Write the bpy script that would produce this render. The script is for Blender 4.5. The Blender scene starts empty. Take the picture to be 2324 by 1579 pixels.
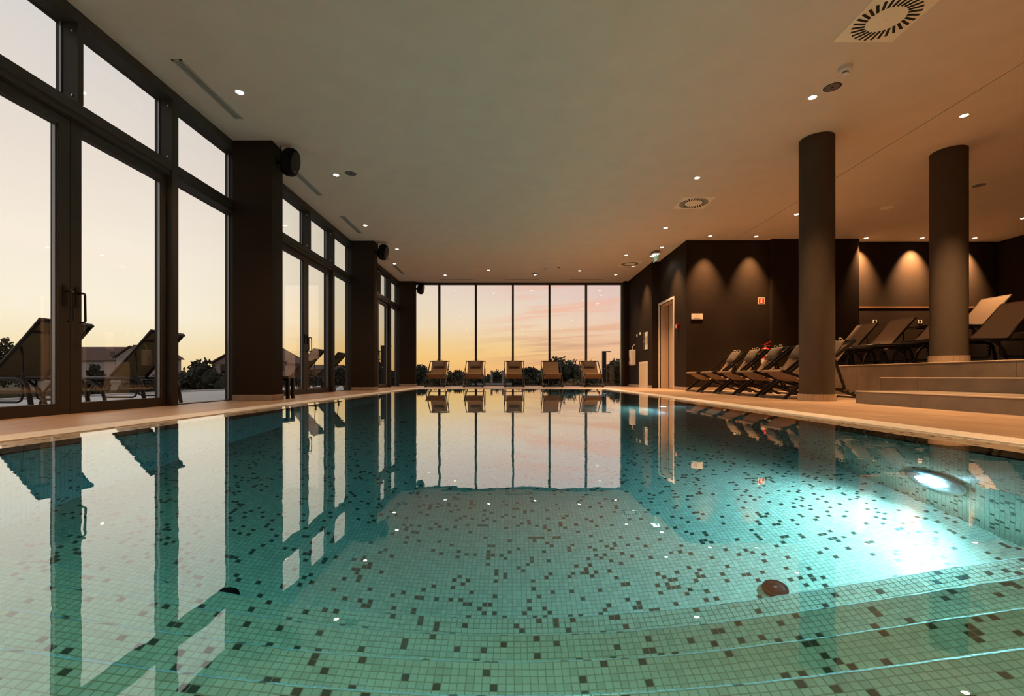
import bpy, bmesh, math, random
from mathutils import Vector, Matrix

random.seed(7)
PI = math.pi
scn = bpy.context.scene
COL = scn.collection

# ------------------------------------------------------------------ camera
CAM_Z = 0.32
cam_d = bpy.data.cameras.new('camera')
cam_d.sensor_width = 36.0
cam_d.lens = 1046.0 / 2324.0 * 36.0
cam_d.shift_y = 65.0 / 2324.0
cam_d.clip_start = 0.02
cam_d.clip_end = 600
cam = bpy.data.objects.new('camera', cam_d)
COL.objects.link(cam)
cam.location = (0, 0, CAM_Z)
cam.rotation_euler = (PI / 2, 0, 0)
scn.camera = cam

# ------------------------------------------------------------------ world: dusk sky
def build_world():
    w = bpy.data.worlds.new('dusk_sky')
    scn.world = w
    w.use_nodes = True
    nt = w.node_tree
    nt.nodes.clear()
    N = nt.nodes.new
    L = nt.links.new
    out = N('ShaderNodeOutputWorld')
    bg = N('ShaderNodeBackground')
    bg.inputs['Strength'].default_value = 1.0
    tc = N('ShaderNodeTexCoord')
    sp = N('ShaderNodeSeparateXYZ')
    L(tc.outputs['Generated'], sp.inputs[0])

    def math_n(op, a, b=None, clamp=False):
        m = N('ShaderNodeMath')
        m.operation = op
        m.use_clamp = clamp
        for i, v in enumerate((a, b)):
            if v is None:
                continue
            if isinstance(v, (int, float)):
                m.inputs[i].default_value = v
            else:
                L(v, m.inputs[i])
        return m.outputs[0]

    def ramp(fac, stops):
        r = N('ShaderNodeValToRGB')
        cr = r.color_ramp
        while len(cr.elements) < len(stops):
            cr.elements.new(0.5)
        for e, (p, c) in zip(cr.elements, stops):
            e.position = p
            e.color = (*c, 1)
        L(fac, r.inputs[0])
        return r.outputs[0]

    def mix(f, a, b, mode='MIX'):
        m = N('ShaderNodeMix')
        m.data_type = 'RGBA'
        m.blend_type = mode
        if isinstance(f, (int, float)):
            m.inputs[0].default_value = f
        else:
            L(f, m.inputs[0])
        for i, v in ((6, a), (7, b)):
            if isinstance(v, tuple):
                m.inputs[i].default_value = (*v, 1)
            else:
                L(v, m.inputs[i])
        return m.outputs[2]

    el = math_n('ABSOLUTE', sp.outputs[2])                       # sin(elevation)
    az = math_n('ARCTAN2', sp.outputs[0], sp.outputs[1])         # 0 ahead, negative to the left
    S = lambda d: math.sin(math.radians(d))
    warm = ramp(el, [(0.0, (1.02, .72, .34)), (S(2.5), (1.08, .88, .56)), (S(6), (1.12, 1.01, .82)), (S(12), (1.08, .97, .85)),
                     (S(20), (.94, .84, .77)), (S(29), (.82, .77, .76)), (S(50), (.56, .57, .61)), (1.0, (.35, .39, .47))])
    amber = ramp(el, [(0.0, (1.02, .55, .16)), (S(3), (1.04, .68, .26)), (S(6), (1.02, .81, .50)), (S(10), (.97, .84, .64)), (S(17), (.89, .80, .66)),
                      (S(29), (.72, .67, .64)), (S(50), (.48, .49, .53)), (1.0, (.33, .37, .45))])
    rose = ramp(el, [(0.0, (1.02, .52, .19)), (S(2.2), (1.06, .66, .25)), (S(4), (1.04, .72, .36)), (S(6.2), (1.01, .80, .58)),
                     (S(8.4), (.95, .79, .65)), (S(12), (.88, .71, .64)), (S(20), (.66, .57, .56)), (S(50), (.42, .43, .48)), (1.0, (.30, .34, .42))])
    pink = ramp(el, [(0.0, (1.0, .52, .25)), (S(2.2), (1.02, .57, .30)), (S(4), (1.0, .63, .41)), (S(6.2), (.98, .70, .53)),
                     (S(8.4), (.92, .68, .59)), (S(12), (.84, .63, .61)), (S(20), (.62, .54, .55)), (S(50), (.42, .43, .48)), (1.0, (.30, .34, .42))])
    blue = ramp(el, [(0.0, (.42, .36, .36)), (S(10), (.44, .40, .44)), (S(40), (.36, .38, .46)), (1.0, (.30, .34, .42))])
    def az_step(d0, d1):
        m = N('ShaderNodeMapRange'); m.interpolation_type = 'SMOOTHSTEP'
        m.inputs[1].default_value = math.radians(d0); m.inputs[2].default_value = math.radians(d1)
        L(az, m.inputs[0])
        return m.outputs[0]
    sky = mix(az_step(-36, -18), warm, amber)
    sky = mix(az_step(-22, -4), sky, rose)
    sky = mix(az_step(-3, 12), sky, pink)
    # away from the sunset (about 44 degrees left of straight ahead) the sky fades to dusk blue
    d_sun = math_n('ABSOLUTE', math_n('ADD', az, math.radians(44)))
    f2 = N('ShaderNodeMapRange'); f2.interpolation_type = 'SMOOTHSTEP'
    f2.inputs[1].default_value = math.radians(65); f2.inputs[2].default_value = math.radians(140)
    L(d_sun, f2.inputs[0])
    sky = mix(f2.outputs[0], sky, blue)
    # streaky clouds right of straight ahead
    cmb = N('ShaderNodeCombineXYZ')
    L(math_n('ADD', math_n('MULTIPLY', az, 3.2), math_n('MULTIPLY', el, -5.0)), cmb.inputs[0])
    L(math_n('ADD', math_n('MULTIPLY', el, 44.0), math_n('MULTIPLY', az, -3.0)), cmb.inputs[1])
    nz = N('ShaderNodeTexNoise')
    nz.inputs['Scale'].default_value = 1.15
    nz.inputs['Detail'].default_value = 5
    nz.inputs['Roughness'].default_value = .55
    nz.inputs['Distortion'].default_value = .6
    L(cmb.outputs[0], nz.inputs['Vector'])
    cl = N('ShaderNodeMapRange'); cl.interpolation_type = 'SMOOTHSTEP'
    cl.inputs[1].default_value = .44; cl.inputs[2].default_value = .62
    L(nz.outputs[0], cl.inputs[0])
    azm = N('ShaderNodeMapRange'); azm.interpolation_type = 'SMOOTHSTEP'
    azm.inputs[1].default_value = math.radians(-8); azm.inputs[2].default_value = math.radians(7)
    L(az, azm.inputs[0])
    cmask = math_n('MULTIPLY', cl.outputs[0], math_n('MULTIPLY', azm.outputs[0], .85))
    ccol = ramp(el, [(0.0, (.85, .40, .24)), (S(3.6), (.68, .37, .25)), (S(5.0), (.86, .48, .31)), (S(7), (1.02, .56, .38)), (S(9), (1.0, .58, .45)), (S(13), (.92, .60, .54)), (1.0, (.35, .36, .42))])
    sky = mix(cmask, sky, ccol)
    L(sky, bg.inputs[0])
    L(bg.outputs[0], out.inputs[0])
build_world()

# ------------------------------------------------------------------ exposure and sampling
vs = scn.view_settings
vs.view_transform = 'Standard'
vs.look = 'None'
vs.exposure = 0.0
vs.gamma = 1.0
vs.use_curve_mapping = False
cy = scn.cycles
cy.use_denoising = True
cy.max_bounces = 7
cy.diffuse_bounces = 4
cy.glossy_bounces = 4
cy.transmission_bounces = 6
cy.use_adaptive_sampling = True
cy.adaptive_threshold = .025
cy.transparent_max_bounces = 24
cy.volume_bounces = 0
cy.sample_clamp_indirect = 40.0
cy.sample_clamp_direct = 0.0
cy.caustics_reflective = True
cy.caustics_refractive = True
cy.blur_glossy = 0.3

LAMP_W = 260.0          # ceiling downlights
POOL_W = 90.0          # underwater lamps
WARM = (1.0, .56, .26)

# ------------------------------------------------------------------ materials
MATS = {}
def mat_nodes(name):
    m = bpy.data.materials.new(name)
    m.use_nodes = True
    nt = m.node_tree
    nt.nodes.clear()
    out = nt.nodes.new('ShaderNodeOutputMaterial')
    MATS[name] = m
    return m, nt, out

def simple(name, col, rough=.5, metal=0.0, noise=0.0, nscale=20.0, bump=0.0, spec=.5, stretch=(1, 1, 1), ndetail=4):
    m, nt, out = mat_nodes(name)
    p = nt.nodes.new('ShaderNodeBsdfPrincipled')
    p.inputs['Base Color'].default_value = (*col, 1)
    p.inputs['Roughness'].default_value = rough
    p.inputs['Metallic'].default_value = metal
    p.inputs['Specular IOR Level'].default_value = spec
    nt.links.new(p.outputs[0], out.inputs[0])
    if noise or bump:
        tc = nt.nodes.new('ShaderNodeTexCoord')
        mp = nt.nodes.new('ShaderNodeMapping')
        mp.inputs['Scale'].default_value = stretch
        nz = nt.nodes.new('ShaderNodeTexNoise')
        nz.inputs['Scale'].default_value = nscale
        nz.inputs['Detail'].default_value = ndetail
        nt.links.new(tc.outputs['Object'], mp.inputs[0])
        nt.links.new(mp.outputs[0], nz.inputs['Vector'])
        if noise:
            r = nt.nodes.new('ShaderNodeValToRGB')
            lo, hi = 1 - noise, 1 + noise
            r.color_ramp.elements[0].position = .3
            r.color_ramp.elements[1].position = .7
            r.color_ramp.elements[0].color = (*[c * lo for c in col], 1)
            r.color_ramp.elements[1].color = (*[min(1, c * hi) for c in col], 1)
            nt.links.new(nz.outputs[0], r.inputs[0])
            nt.links.new(r.outputs[0], p.inputs['Base Color'])
        if bump:
            b = nt.nodes.new('ShaderNodeBump')
            b.inputs['Strength'].default_value = bump
            b.inputs['Distance'].default_value = .01
            nt.links.new(nz.outputs[0], b.inputs['Height'])
            nt.links.new(b.outputs[0], p.inputs['Normal'])
    return m

def emis(name, col, strength):
    m, nt, out = mat_nodes(name)
    e = nt.nodes.new('ShaderNodeEmission')
    e.inputs[0].default_value = (*col, 1)
    e.inputs[1].default_value = strength
    m.cycles.emission_sampling = 'NONE'      # the lamp objects carry the sampled light
    nt.links.new(e.outputs[0], out.inputs[0])
    return m

def glass(name, tint=(.97, .97, .95), r0=.045):
    # thin architectural pane: clear transmission plus a mirror part that grows towards grazing view
    m, nt, out = mat_nodes(name)
    t = nt.nodes.new('ShaderNodeBsdfTransparent')
    t.inputs[0].default_value = (*tint, 1)
    g = nt.nodes.new('ShaderNodeBsdfGlossy')
    g.inputs['Roughness'].default_value = 0.0
    lw = nt.nodes.new('ShaderNodeLayerWeight')
    lw.inputs[0].default_value = .5
    pw = nt.nodes.new('ShaderNodeMath'); pw.operation = 'POWER'; pw.inputs[1].default_value = 5
    ml = nt.nodes.new('ShaderNodeMath'); ml.operation = 'MULTIPLY_ADD'; ml.inputs[1].default_value = 1 - r0; ml.inputs[2].default_value = r0
    mx = nt.nodes.new('ShaderNodeMixShader')
    nt.links.new(lw.outputs['Facing'], pw.inputs[0])
    nt.links.new(pw.outputs[0], ml.inputs[0])
    nt.links.new(ml.outputs[0], mx.inputs[0])
    nt.links.new(t.outputs[0], mx.inputs[1])
    nt.links.new(g.outputs[0], mx.inputs[2])
    nt.links.new(mx.outputs[0], out.inputs[0])
    return m

PITCH = 0.0195
TILE_LIGHT = (.87, .79, .63)
TILE_DARK = (.085, .085, .062)
GROUT = (.56, .43, .27)
def mosaic(name, axes, pitch=PITCH, rough=.3, coat=0.0):
    m, nt, out = mat_nodes(name)
    N = nt.nodes.new
    L = nt.links.new
    p = N('ShaderNodeBsdfPrincipled')
    p.inputs['Roughness'].default_value = rough
    p.inputs['Coat Weight'].default_value = coat
    p.inputs['Coat Roughness'].default_value = .02
    p.inputs['Coat IOR'].default_value = 1.45
    L(p.outputs[0], out.inputs[0])
    tc = N('ShaderNodeTexCoord')
    sp = N('ShaderNodeSeparateXYZ')
    L(tc.outputs['Object'], sp.inputs[0])
    def mt(op, a, b=None, c=None):
        n = N('ShaderNodeMath'); n.operation = op
        for i, v in enumerate((a, b, c)):
            if v is None: continue
            if isinstance(v, (int, float)): n.inputs[i].default_value = v
            else: L(v, n.inputs[i])
        return n.outputs[0]
    fl, dist = [], []
    for ax in axes:
        s = mt('DIVIDE', sp.outputs['XYZ'.index(ax)], pitch)
        f = mt('FLOOR', s)
        fr = mt('SUBTRACT', s, f)
        fl.append(f)
        dist.append(mt('MINIMUM', fr, mt('SUBTRACT', 1.0, fr)))
    cb = N('ShaderNodeCombineXYZ')
    L(fl[0], cb.inputs[0]); L(fl[1], cb.inputs[1])
    wn = N('ShaderNodeTexWhiteNoise'); wn.noise_dimensions = '2D'
    L(cb.outputs[0], wn.inputs['Vector'])
    r = N('ShaderNodeValToRGB')
    r.color_ramp.interpolation = 'CONSTANT'
    els = r.color_ramp.elements
    stops = [(0, TILE_DARK), (.085, tuple(c * .86 for c in TILE_LIGHT)), (.25, TILE_LIGHT), (.6, tuple(c * .94 for c in TILE_LIGHT)), (.85, tuple(min(1, c * 1.06) for c in TILE_LIGHT))]
    while len(els) < len(stops): els.new(.5)
    for e, (q, c) in zip(els, stops):
        e.position = q; e.color = (*c, 1)
    L(wn.outputs[0], r.inputs[0])
    g = mt('LESS_THAN', mt('MINIMUM', dist[0], dist[1]), .065)
    mx = N('ShaderNodeMix'); mx.data_type = 'RGBA'
    L(g, mx.inputs[0]); L(r.outputs[0], mx.inputs[6]); mx.inputs[7].default_value = (*GROUT, 1)
    L(mx.outputs[2], p.inputs['Base Color'])
    return m

simple('ceiling_paint', (.68, .575, .465), .9, noise=.03, nscale=3)
simple('wall_paint', (.026, .0165, .0105), .85, spec=.08, noise=.06, nscale=6, bump=.02)
simple('column_paint', (.034, .022, .0145), .85, spec=.1, noise=.05, nscale=5)
simple('round_column_paint', (.080, .061, .045), .85, spec=.1, noise=.05, nscale=5)
simple('deck_stone', (.43, .295, .195), .42, noise=.18, nscale=3.0, stretch=(1.2, .35, 1), ndetail=8)
simple('deck_grout', (.62, .48, .36), .8)
simple('step_stone', (.20, .155, .115), .5, noise=.22, nscale=3.5, ndetail=8)
simple('step_joint', (.14, .11, .085), .8)
simple('nosing', (.66, .54, .40), .35)
simple('skirting_stone', (.36, .26, .18), .5, noise=.15, nscale=6)
simple('frame_metal', (.050, .040, .031), .45, spec=.22)
simple('gasket', (.30, .30, .32), .25, metal=.6)
simple('handle_metal', (.02, .017, .015), .35, metal=.3)
simple('grate_white', (.92, .88, .82), .5)
simple('channel', (.30, .25, .20), .7)
simple('tile_light', TILE_LIGHT, .3)
simple('tile_light_grey', tuple(c * .86 for c in TILE_LIGHT), .3)
simple('tile_light_bright', tuple(min(1, c * 1.06) for c in TILE_LIGHT), .3)
simple('tile_dark', TILE_DARK, .3)
simple('tile_edge_lit', (.80, .84, .82), .2)  # paler, bluer edge tiles: the pool lamp's light put into their colour
simple('grout', GROUT, .85)
mosaic('mosaic_xy', 'XY')
mosaic('mosaic_wet', 'XY', coat=1.0)
mosaic('mosaic_yz', 'YZ')
mosaic('mosaic_xz', 'XZ')
glass('pane_glass')
simple('black_plastic', (.004, .004, .004), .5, spec=.12)
simple('white_plastic', (.72, .68, .62), .45)
simple('vent_metal', (.88, .80, .62), .5)
simple('vent_dark', (.006, .006, .006), .8)
simple('slot_metal', (.42, .38, .31), .45)
simple('slot_dark', (.10, .10, .075), .6)
simple('speaker_grille', (.16, .14, .13), .5, metal=.3)
simple('chair_frame', (.022, .018, .015), .4, metal=.4)
simple('pillow_fabric', (.15, .113, .082), .9, noise=.06, nscale=120)
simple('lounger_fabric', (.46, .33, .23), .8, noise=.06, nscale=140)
simple('door_paint', (.55, .40, .28), .5)
simple('door_frame_paint', (.80, .70, .58), .4)
simple('door_gap', (.05, .035, .028), .7)
simple('steel', (.65, .60, .54), .3, metal=.9)
simple('red_paint', (.55, .02, .012), .3)
simple('red_sign', (.50, .015, .012), .45)
simple('sign_white', (.80, .68, .55), .5)
simple('sign_ink', (.10, .055, .03), .7)
simple('green_sign', (.03, .35, .08), .5)
simple('wood_strip', (.17, .08, .032), .5, noise=.1, nscale=10)
simple('cream_panel', (.72, .58, .40), .4)
simple('niche_dark', (.012, .010, .008), .6)
simple('niche_pane', (.78, .66, .50), .25)
simple('label_cream', (.75, .62, .45), .5)
simple('drain_black', (.006, .009, .009), .5, spec=.05)
simple('bezel_white', (.80, .84, .88), .3)
simple('terrace_stone', (.58, .55, .53), .6, noise=.10, nscale=2, stretch=(.15, 6, 1))
simple('terrace_edge', (.62, .57, .52), .5)
simple('terrace_band', (.10, .11, .13), .6)
simple('soil', (.055, .055, .028), 1.0, noise=.4, nscale=.6, ndetail=8)
simple('stone_grey', (.28, .25, .22), .9, noise=.2, nscale=3)
simple('leaf_dark', (.022, .026, .008), .7, noise=.35, nscale=.8)
simple('leaf_olive', (.042, .043, .013), .7, noise=.35, nscale=.8)
simple('leaf_pale', (.13, .11, .045), .7, noise=.3, nscale=1)
simple('bark', (.035, .024, .015), .9)
simple('house_wall', (.26, .20, .175), .9, noise=.08, nscale=.5)
simple('house_wall_white', (.36, .33, .31), .9, noise=.08, nscale=.5)
simple('house_roof', (.115, .058, .040), .85, noise=.35, nscale=5)
simple('house_window', (.02, .02, .022), .2)
simple('table_top', (.16, .11, .075), .5)
emis('lamp_lens', (1.0, .80, .58), 22.0)
emis('pool_lens', (.90, .96, 1.0), 26.0)
emis('exit_lens', (.96, .96, 1.0), 5.0)
emis('exit_panel', (.75, .80, .62), .55)
emis('led_green', (.4, 1.0, .1), 1.0)

def textile(name, col):
    m, nt, out = mat_nodes(name)
    d = nt.nodes.new('ShaderNodeBsdfDiffuse'); d.inputs[0].default_value = (*col, 1)
    t = nt.nodes.new('ShaderNodeBsdfTranslucent'); t.inputs[0].default_value = (*[c * 1.1 for c in col], 1)
    x = nt.nodes.new('ShaderNodeMixShader'); x.inputs[0].default_value = .35
    nt.links.new(d.outputs[0], x.inputs[1]); nt.links.new(t.outputs[0], x.inputs[2])
    nt.links.new(x.outputs[0], out.inputs[0])
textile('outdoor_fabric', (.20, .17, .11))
textile('sling_fabric', (.36, .25, .165))

def water_mat():
    m, nt, out = mat_nodes('water')
    N = nt.nodes.new; L = nt.links.new
    tc = N('ShaderNodeTexCoord')
    mp = N('ShaderNodeMapping'); mp.inputs['Scale'].default_value = (1.0, .8, 1.0)
    L(tc.outputs['Object'], mp.inputs[0])
    nz = N('ShaderNodeTexNoise'); nz.inputs['Scale'].default_value = 7.0; nz.inputs['Detail'].default_value = 2.5; nz.inputs['Roughness'].default_value = .5
    L(mp.outputs[0], nz.inputs['Vector'])
    bp = N('ShaderNodeBump'); bp.inputs['Strength'].default_value = 1.0; bp.inputs['Distance'].default_value = .00045
    L(nz.outputs[0], bp.inputs['Height'])
    rf = N('ShaderNodeBsdfGlass'); rf.inputs['IOR'].default_value = 1.33; rf.inputs['Roughness'].default_value = 0
    gl = N('ShaderNodeBsdfGlossy'); gl.inputs['Roughness'].default_value = 0
    L(bp.outputs[0], rf.inputs['Normal']); L(bp.outputs[0], gl.inputs['Normal'])
    lw = N('ShaderNodeLayerWeight'); lw.inputs[0].default_value = .5
    pw = N('ShaderNodeMath'); pw.operation = 'POWER'; pw.inputs[1].default_value = 2.6
    ma = N('ShaderNodeMath'); ma.operation = 'MULTIPLY_ADD'; ma.inputs[1].default_value = .95; ma.inputs[2].default_value = .02
    L(lw.outputs['Facing'], pw.inputs[0]); L(pw.outputs[0], ma.inputs[0])
    mx = N('ShaderNodeMixShader')
    L(ma.outputs[0], mx.inputs[0]); L(rf.outputs[0], mx.inputs[1]); L(gl.outputs[0], mx.inputs[2])
    L(mx.outputs[0], out.inputs['Surface'])
    va = N('ShaderNodeVolumeAbsorption')
    va.inputs['Color'].default_value = (.42, .85, .925, 1)
    va.inputs['Density'].default_value = .85
    L(va.outputs[0], out.inputs['Volume'])
water_mat()

# ------------------------------------------------------------------ mesh helpers
class MB:
    def __init__(s):
        s.v, s.f, s.mi = [], [], []
        s.cur = 0
    def add(s, verts, faces):
        o = len(s.v)
        s.v += [tuple(p) for p in verts]
        s.f += [tuple(i + o for i in f) for f in faces]
        s.mi += [s.cur] * len(faces)
        return s
    def box(s, a, b):
        x0, x1 = sorted((a[0], b[0])); y0, y1 = sorted((a[1], b[1])); z0, z1 = sorted((a[2], b[2]))
        s.add([(x0, y0, z0), (x1, y0, z0), (x1, y1, z0), (x0, y1, z0), (x0, y0, z1), (x1, y0, z1), (x1, y1, z1), (x0, y1, z1)],
              [(0, 3, 2, 1), (4, 5, 6, 7), (0, 1, 5, 4), (1, 2, 6, 5), (2, 3, 7, 6), (3, 0, 4, 7)])
        return s
    def bar(s, p, q, w, h, up=(0, 0, 1)):
        """rectangular bar from p to q, w across, h along the up side"""
        p, q = Vector(p), Vector(q)
        d = (q - p).normalized()
        u = Vector(up)
        sd = d.cross(u)
        if sd.length < 1e-4:
            sd = d.cross(Vector((1, 0, 0)))
        sd.normalize()
        n = sd.cross(d).normalized()
        vs_ = []
        for c in (p, q):
            for a, b in ((-1, -1), (1, -1), (1, 1), (-1, 1)):
                vs_.append(c + sd * (a * w / 2) + n * (b * h / 2))
        s.add(vs_, [(0, 1, 2, 3), (7, 6, 5, 4), (0, 4, 5, 1), (1, 5, 6, 2), (2, 6, 7, 3), (3, 7, 4, 0)])
        return s
    def tube(s, pts, r, n=8, caps=True):
        pts = [Vector(p) for p in pts]
        rs = r if isinstance(r, (list, tuple)) else [r] * len(pts)
        rings = []
        prev = None
        for i, p in enumerate(pts):
            t = (pts[min(i + 1, len(pts) - 1)] - pts[max(i - 1, 0)]).normalized()
            a = prev if prev is not None else (Vector((0, 0, 1)) if abs(t.z) < .9 else Vector((1, 0, 0)))
            a = (a - t * a.dot(t))
            if a.length < 1e-5: a = t.orthogonal()
            a.normalize(); prev = a
            b = t.cross(a)
            rings.append([p + (a * math.cos(2 * PI * k / n) + b * math.sin(2 * PI * k / n)) * rs[i] for k in range(n)])
        vs_ = [v for rg in rings for v in rg]
        fs = []
        for i in range(len(rings) - 1):
            for k in range(n):
                k2 = (k + 1) % n
                fs.append((i * n + k, i * n + k2, (i + 1) * n + k2, (i + 1) * n + k))
        if caps:
            fs.append(tuple(reversed(range(n))))
            fs.append(tuple((len(rings) - 1) * n + k for k in range(n)))
        s.add(vs_, fs)
        return s
    def lathe(s, prof, c=(0, 0, 0), n=24, axis='Z'):
        """profile [(r, h)] spun about an axis through c; closed with caps"""
        vs_, fs = [], []
        for r, h in prof:
            for k in range(n):
                a = 2 * PI * k / n
                x, y = r * math.cos(a), r * math.sin(a)
                if axis == 'Z': q = (c[0] + x, c[1] + y, c[2] + h)
                elif axis == 'X': q = (c[0] + h, c[1] + x, c[2] + y)
                else: q = (c[0] + y, c[1] + h, c[2] + x)
                vs_.append(q)
        for i in range(len(prof) - 1):
            for k in range(n):
                k2 = (k + 1) % n
                fs.append((i * n + k, i * n + k2, (i + 1) * n + k2, (i + 1) * n + k))
        fs.append(tuple(reversed(range(n))))
        fs.append(tuple((len(prof) - 1) * n + k for k in range(n)))
        s.add(vs_, fs)
        return s
    def prism(s, poly, d):
        """planar polygon (3D points) extruded by vector d"""
        n = len(poly)
        d = Vector(d)
        vs_ = [Vector(p) for p in poly] + [Vector(p) + d for p in poly]
        fs = [tuple(range(n)), tuple(reversed(range(n, 2 * n)))]
        for k in range(n):
            k2 = (k + 1) % n
            fs.append((k2, k, n + k, n + k2))
        s.add(vs_, fs)
        return s
    def sheet(s, path, y0, y1, th=.004, ny=1):
        """strip following path [(x,z)] across y0..y1, with thickness"""
        n = len(path)
        nor = []
        for i in range(n):
            a, b = path[max(i - 1, 0)], path[min(i + 1, n - 1)]
            t = Vector((b[0] - a[0], b[1] - a[1])).normalized()
            nor.append((-t.y, t.x))
        vs_ = []
        for sgn in (1, -1):
            for (x, z), (nx, nz) in zip(path, nor):
                for y in (y0, y1):
                    vs_.append((x + nx * th / 2 * sgn, y, z + nz * th / 2 * sgn))
        fs = []
        o = 2 * n
        for i in range(n - 1):
            a = 2 * i
            fs.append((a, a + 1, a + 3, a + 2))
            fs.append((o + a, o + a + 2, o + a + 3, o + a + 1))
            fs.append((a, a + 2, o + a + 2, o + a))
            fs.append((a + 1, o + a + 1, o + a + 3, a + 3))
        fs.append((0, o, o + 1, 1))
        e = 2 * (n - 1)
        fs.append((e, e + 1, o + e + 1, o + e))
        s.add(vs_, fs)
        return s
    def tile(s, o, eu, ev, n, su, sv, th):
        """low pillow tile: o corner, eu/ev unit axes, n up"""
        o, eu, ev, n = Vector(o), Vector(eu), Vector(ev), Vector(n)
        b = th * .5
        base = [o, o + eu * su, o + eu * su + ev * sv, o + ev * sv]
        top = [o + eu * b + ev * b + n * th, o + eu * (su - b) + ev * b + n * th, o + eu * (su - b) + ev * (sv - b) + n * th, o + eu * b + ev * (sv - b) + n * th]
        s.add(base + top, [(4, 5, 6, 7), (0, 1, 5, 4), (1, 2, 6, 5), (2, 3, 7, 6), (3, 0, 4, 7)])
        return s
    def mesh(s, name, mats, smooth=False):
        me = bpy.data.meshes.new(name)
        me.from_pydata(s.v, [], s.f)
        if isinstance(mats, str): mats = [mats]
        for k in mats: me.materials.append(MATS[k])
        if len(mats) > 1:
            me.polygons.foreach_set('material_index', s.mi)
        bm = bmesh.new(); bm.from_mesh(me)
        bmesh.ops.recalc_face_normals(bm, faces=bm.faces)
        bm.to_mesh(me); bm.free()
        if smooth:
            for p in me.polygons: p.use_smooth = True
        me.update()
        return me
    def build(s, name, mats, parent=None, smooth=False, loc=None, bevel=0.0, auto=None):
        o = bpy.data.objects.new(name, s.mesh(name, mats, smooth))
        COL.objects.link(o)
        if parent: o.parent = parent
        if loc: o.location = loc
        if bevel:
            b = o.modifiers.new('bevel', 'BEVEL'); b.width = bevel; b.segments = 2; b.limit_method = 'ANGLE'
        if smooth and auto:
            e = o.modifiers.new('edges', 'EDGE_SPLIT'); e.split_angle = auto
        return o

def box(name, a, b, mats, parent=None, bevel=0.0):
    return MB().box(a, b).build(name, mats, parent, bevel=bevel)
def tag(o, label, cat, group=None):
    o['label'] = label; o['category'] = cat
    if group: o['group'] = group
    return o
def struct(o):
    o['kind'] = 'structure'
    return o
def stuff(o):
    o['kind'] = 'stuff'
    return o
def empty(name, loc=(0, 0, 0), rz=0.0):
    o = bpy.data.objects.new(name, None)
    o.empty_display_size = .1
    COL.objects.link(o)
    o.location = loc
    o.rotation_euler = (0, 0, rz)
    return o
def copy_tree(o, parent=None):
    c = o.copy(); COL.objects.link(c)
    c.parent = parent
    for ch in list(o.children):
        copy_tree(ch, c)
    return c
def text_mesh(name, body, size, mat, parent, loc, rot, ext=.001):
    cu = bpy.data.curves.new(name, 'FONT')
    cu.body = body; cu.size = size; cu.extrude = ext
    cu.align_x = 'CENTER'; cu.align_y = 'CENTER'
    t = bpy.data.objects.new(name + '_tmp', cu)
    COL.objects.link(t)
    dg = bpy.context.evaluated_depsgraph_get()
    me = bpy.data.meshes.new_from_object(t.evaluated_get(dg))
    bpy.data.objects.remove(t)
    me.materials.clear(); me.materials.append(MATS[mat])
    o = bpy.data.objects.new(name, me)
    COL.objects.link(o)
    o.parent = parent; o.location = loc; o.rotation_euler = rot
    return o

# ------------------------------------------------------------------ main dimensions
ZC = 3.37                  # ceiling
DK = 0.010                 # deck surface (water level = 0)
XW = -3.61                 # inner face of the left glazing
PXL, PXR = -2.12, 1.98     # pool walls
LXL, LXR = -2.45, 2.33     # water edge at the grates
GXL, GXR = -2.70, 2.55     # outer edge of grates
PYN, PYF = 0.05, 11.7
LYN, LYF = -0.12, 12.0
GYN, GYF = -0.36, 12.25
PZ = -1.29

# ================================================================== STRUCTURE
# ---- floor: base and individual stone slabs
fb = MB()
fb.box((-3.85, -2.9, -.30), (GXL, 15.1, .005))
fb.box((GXR, -2.9, -.30), (11.2, 15.1, .005))
fb.box((GXL, GYF, -.30), (GXR, 15.1, .005))
fb.box((GXL, -2.9, -.30), (GXR, GYN, .005))
floor = struct(fb.build('floor', 'deck_grout'))
slab_cache = {}
def slab(x0, y0, x1, y1):
    w, d = round(x1 - x0 - .004, 4), round(y1 - y0 - .004, 4)
    if w < .03 or d < .03: return
    if (w, d) not in slab_cache:
        slab_cache[(w, d)] = MB().box((0, 0, 0), (w, d, .005)).mesh('stone_slab', 'deck_stone')
    o = bpy.data.objects.new('stone_slab', slab_cache[(w, d)])
    COL.objects.link(o)
    o.parent = floor
    o.location = (x0 + .002, y0 + .002, .005)
def slab_field(x0, y0, x1, y1, sx, sy):
    y = y0
    while y < y1 - .02:
        x = x0
        while x < x1 - .02:
            slab(x, y, min(x + sx, x1), min(y + sy, y1))
            x += sx
        y += sy
slab_field(-3.79, -1.15, GXL, GYF, .545, 1.2)
slab_field(GXR, -1.15, 5.68, GYF, .6, 1.2)
slab_field(-3.79, GYF, 3.9, 14.98, 1.2, .6)
slab_field(GXL, -1.15, GXR, GYN, 1.2, .6)

# ---- ceiling with an expansion joint
cb = MB()
cb.box((-3.85, -2.9, ZC), (4.964, 15.2, ZC + .2))
cb.box((4.977, -2.9, ZC), (11.2, 15.2, ZC + .2))
cb.box((4.95, -2.9, ZC + .05), (4.99, 15.2, ZC + .25))
struct(cb.build('ceiling', 'ceiling_paint'))

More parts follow.
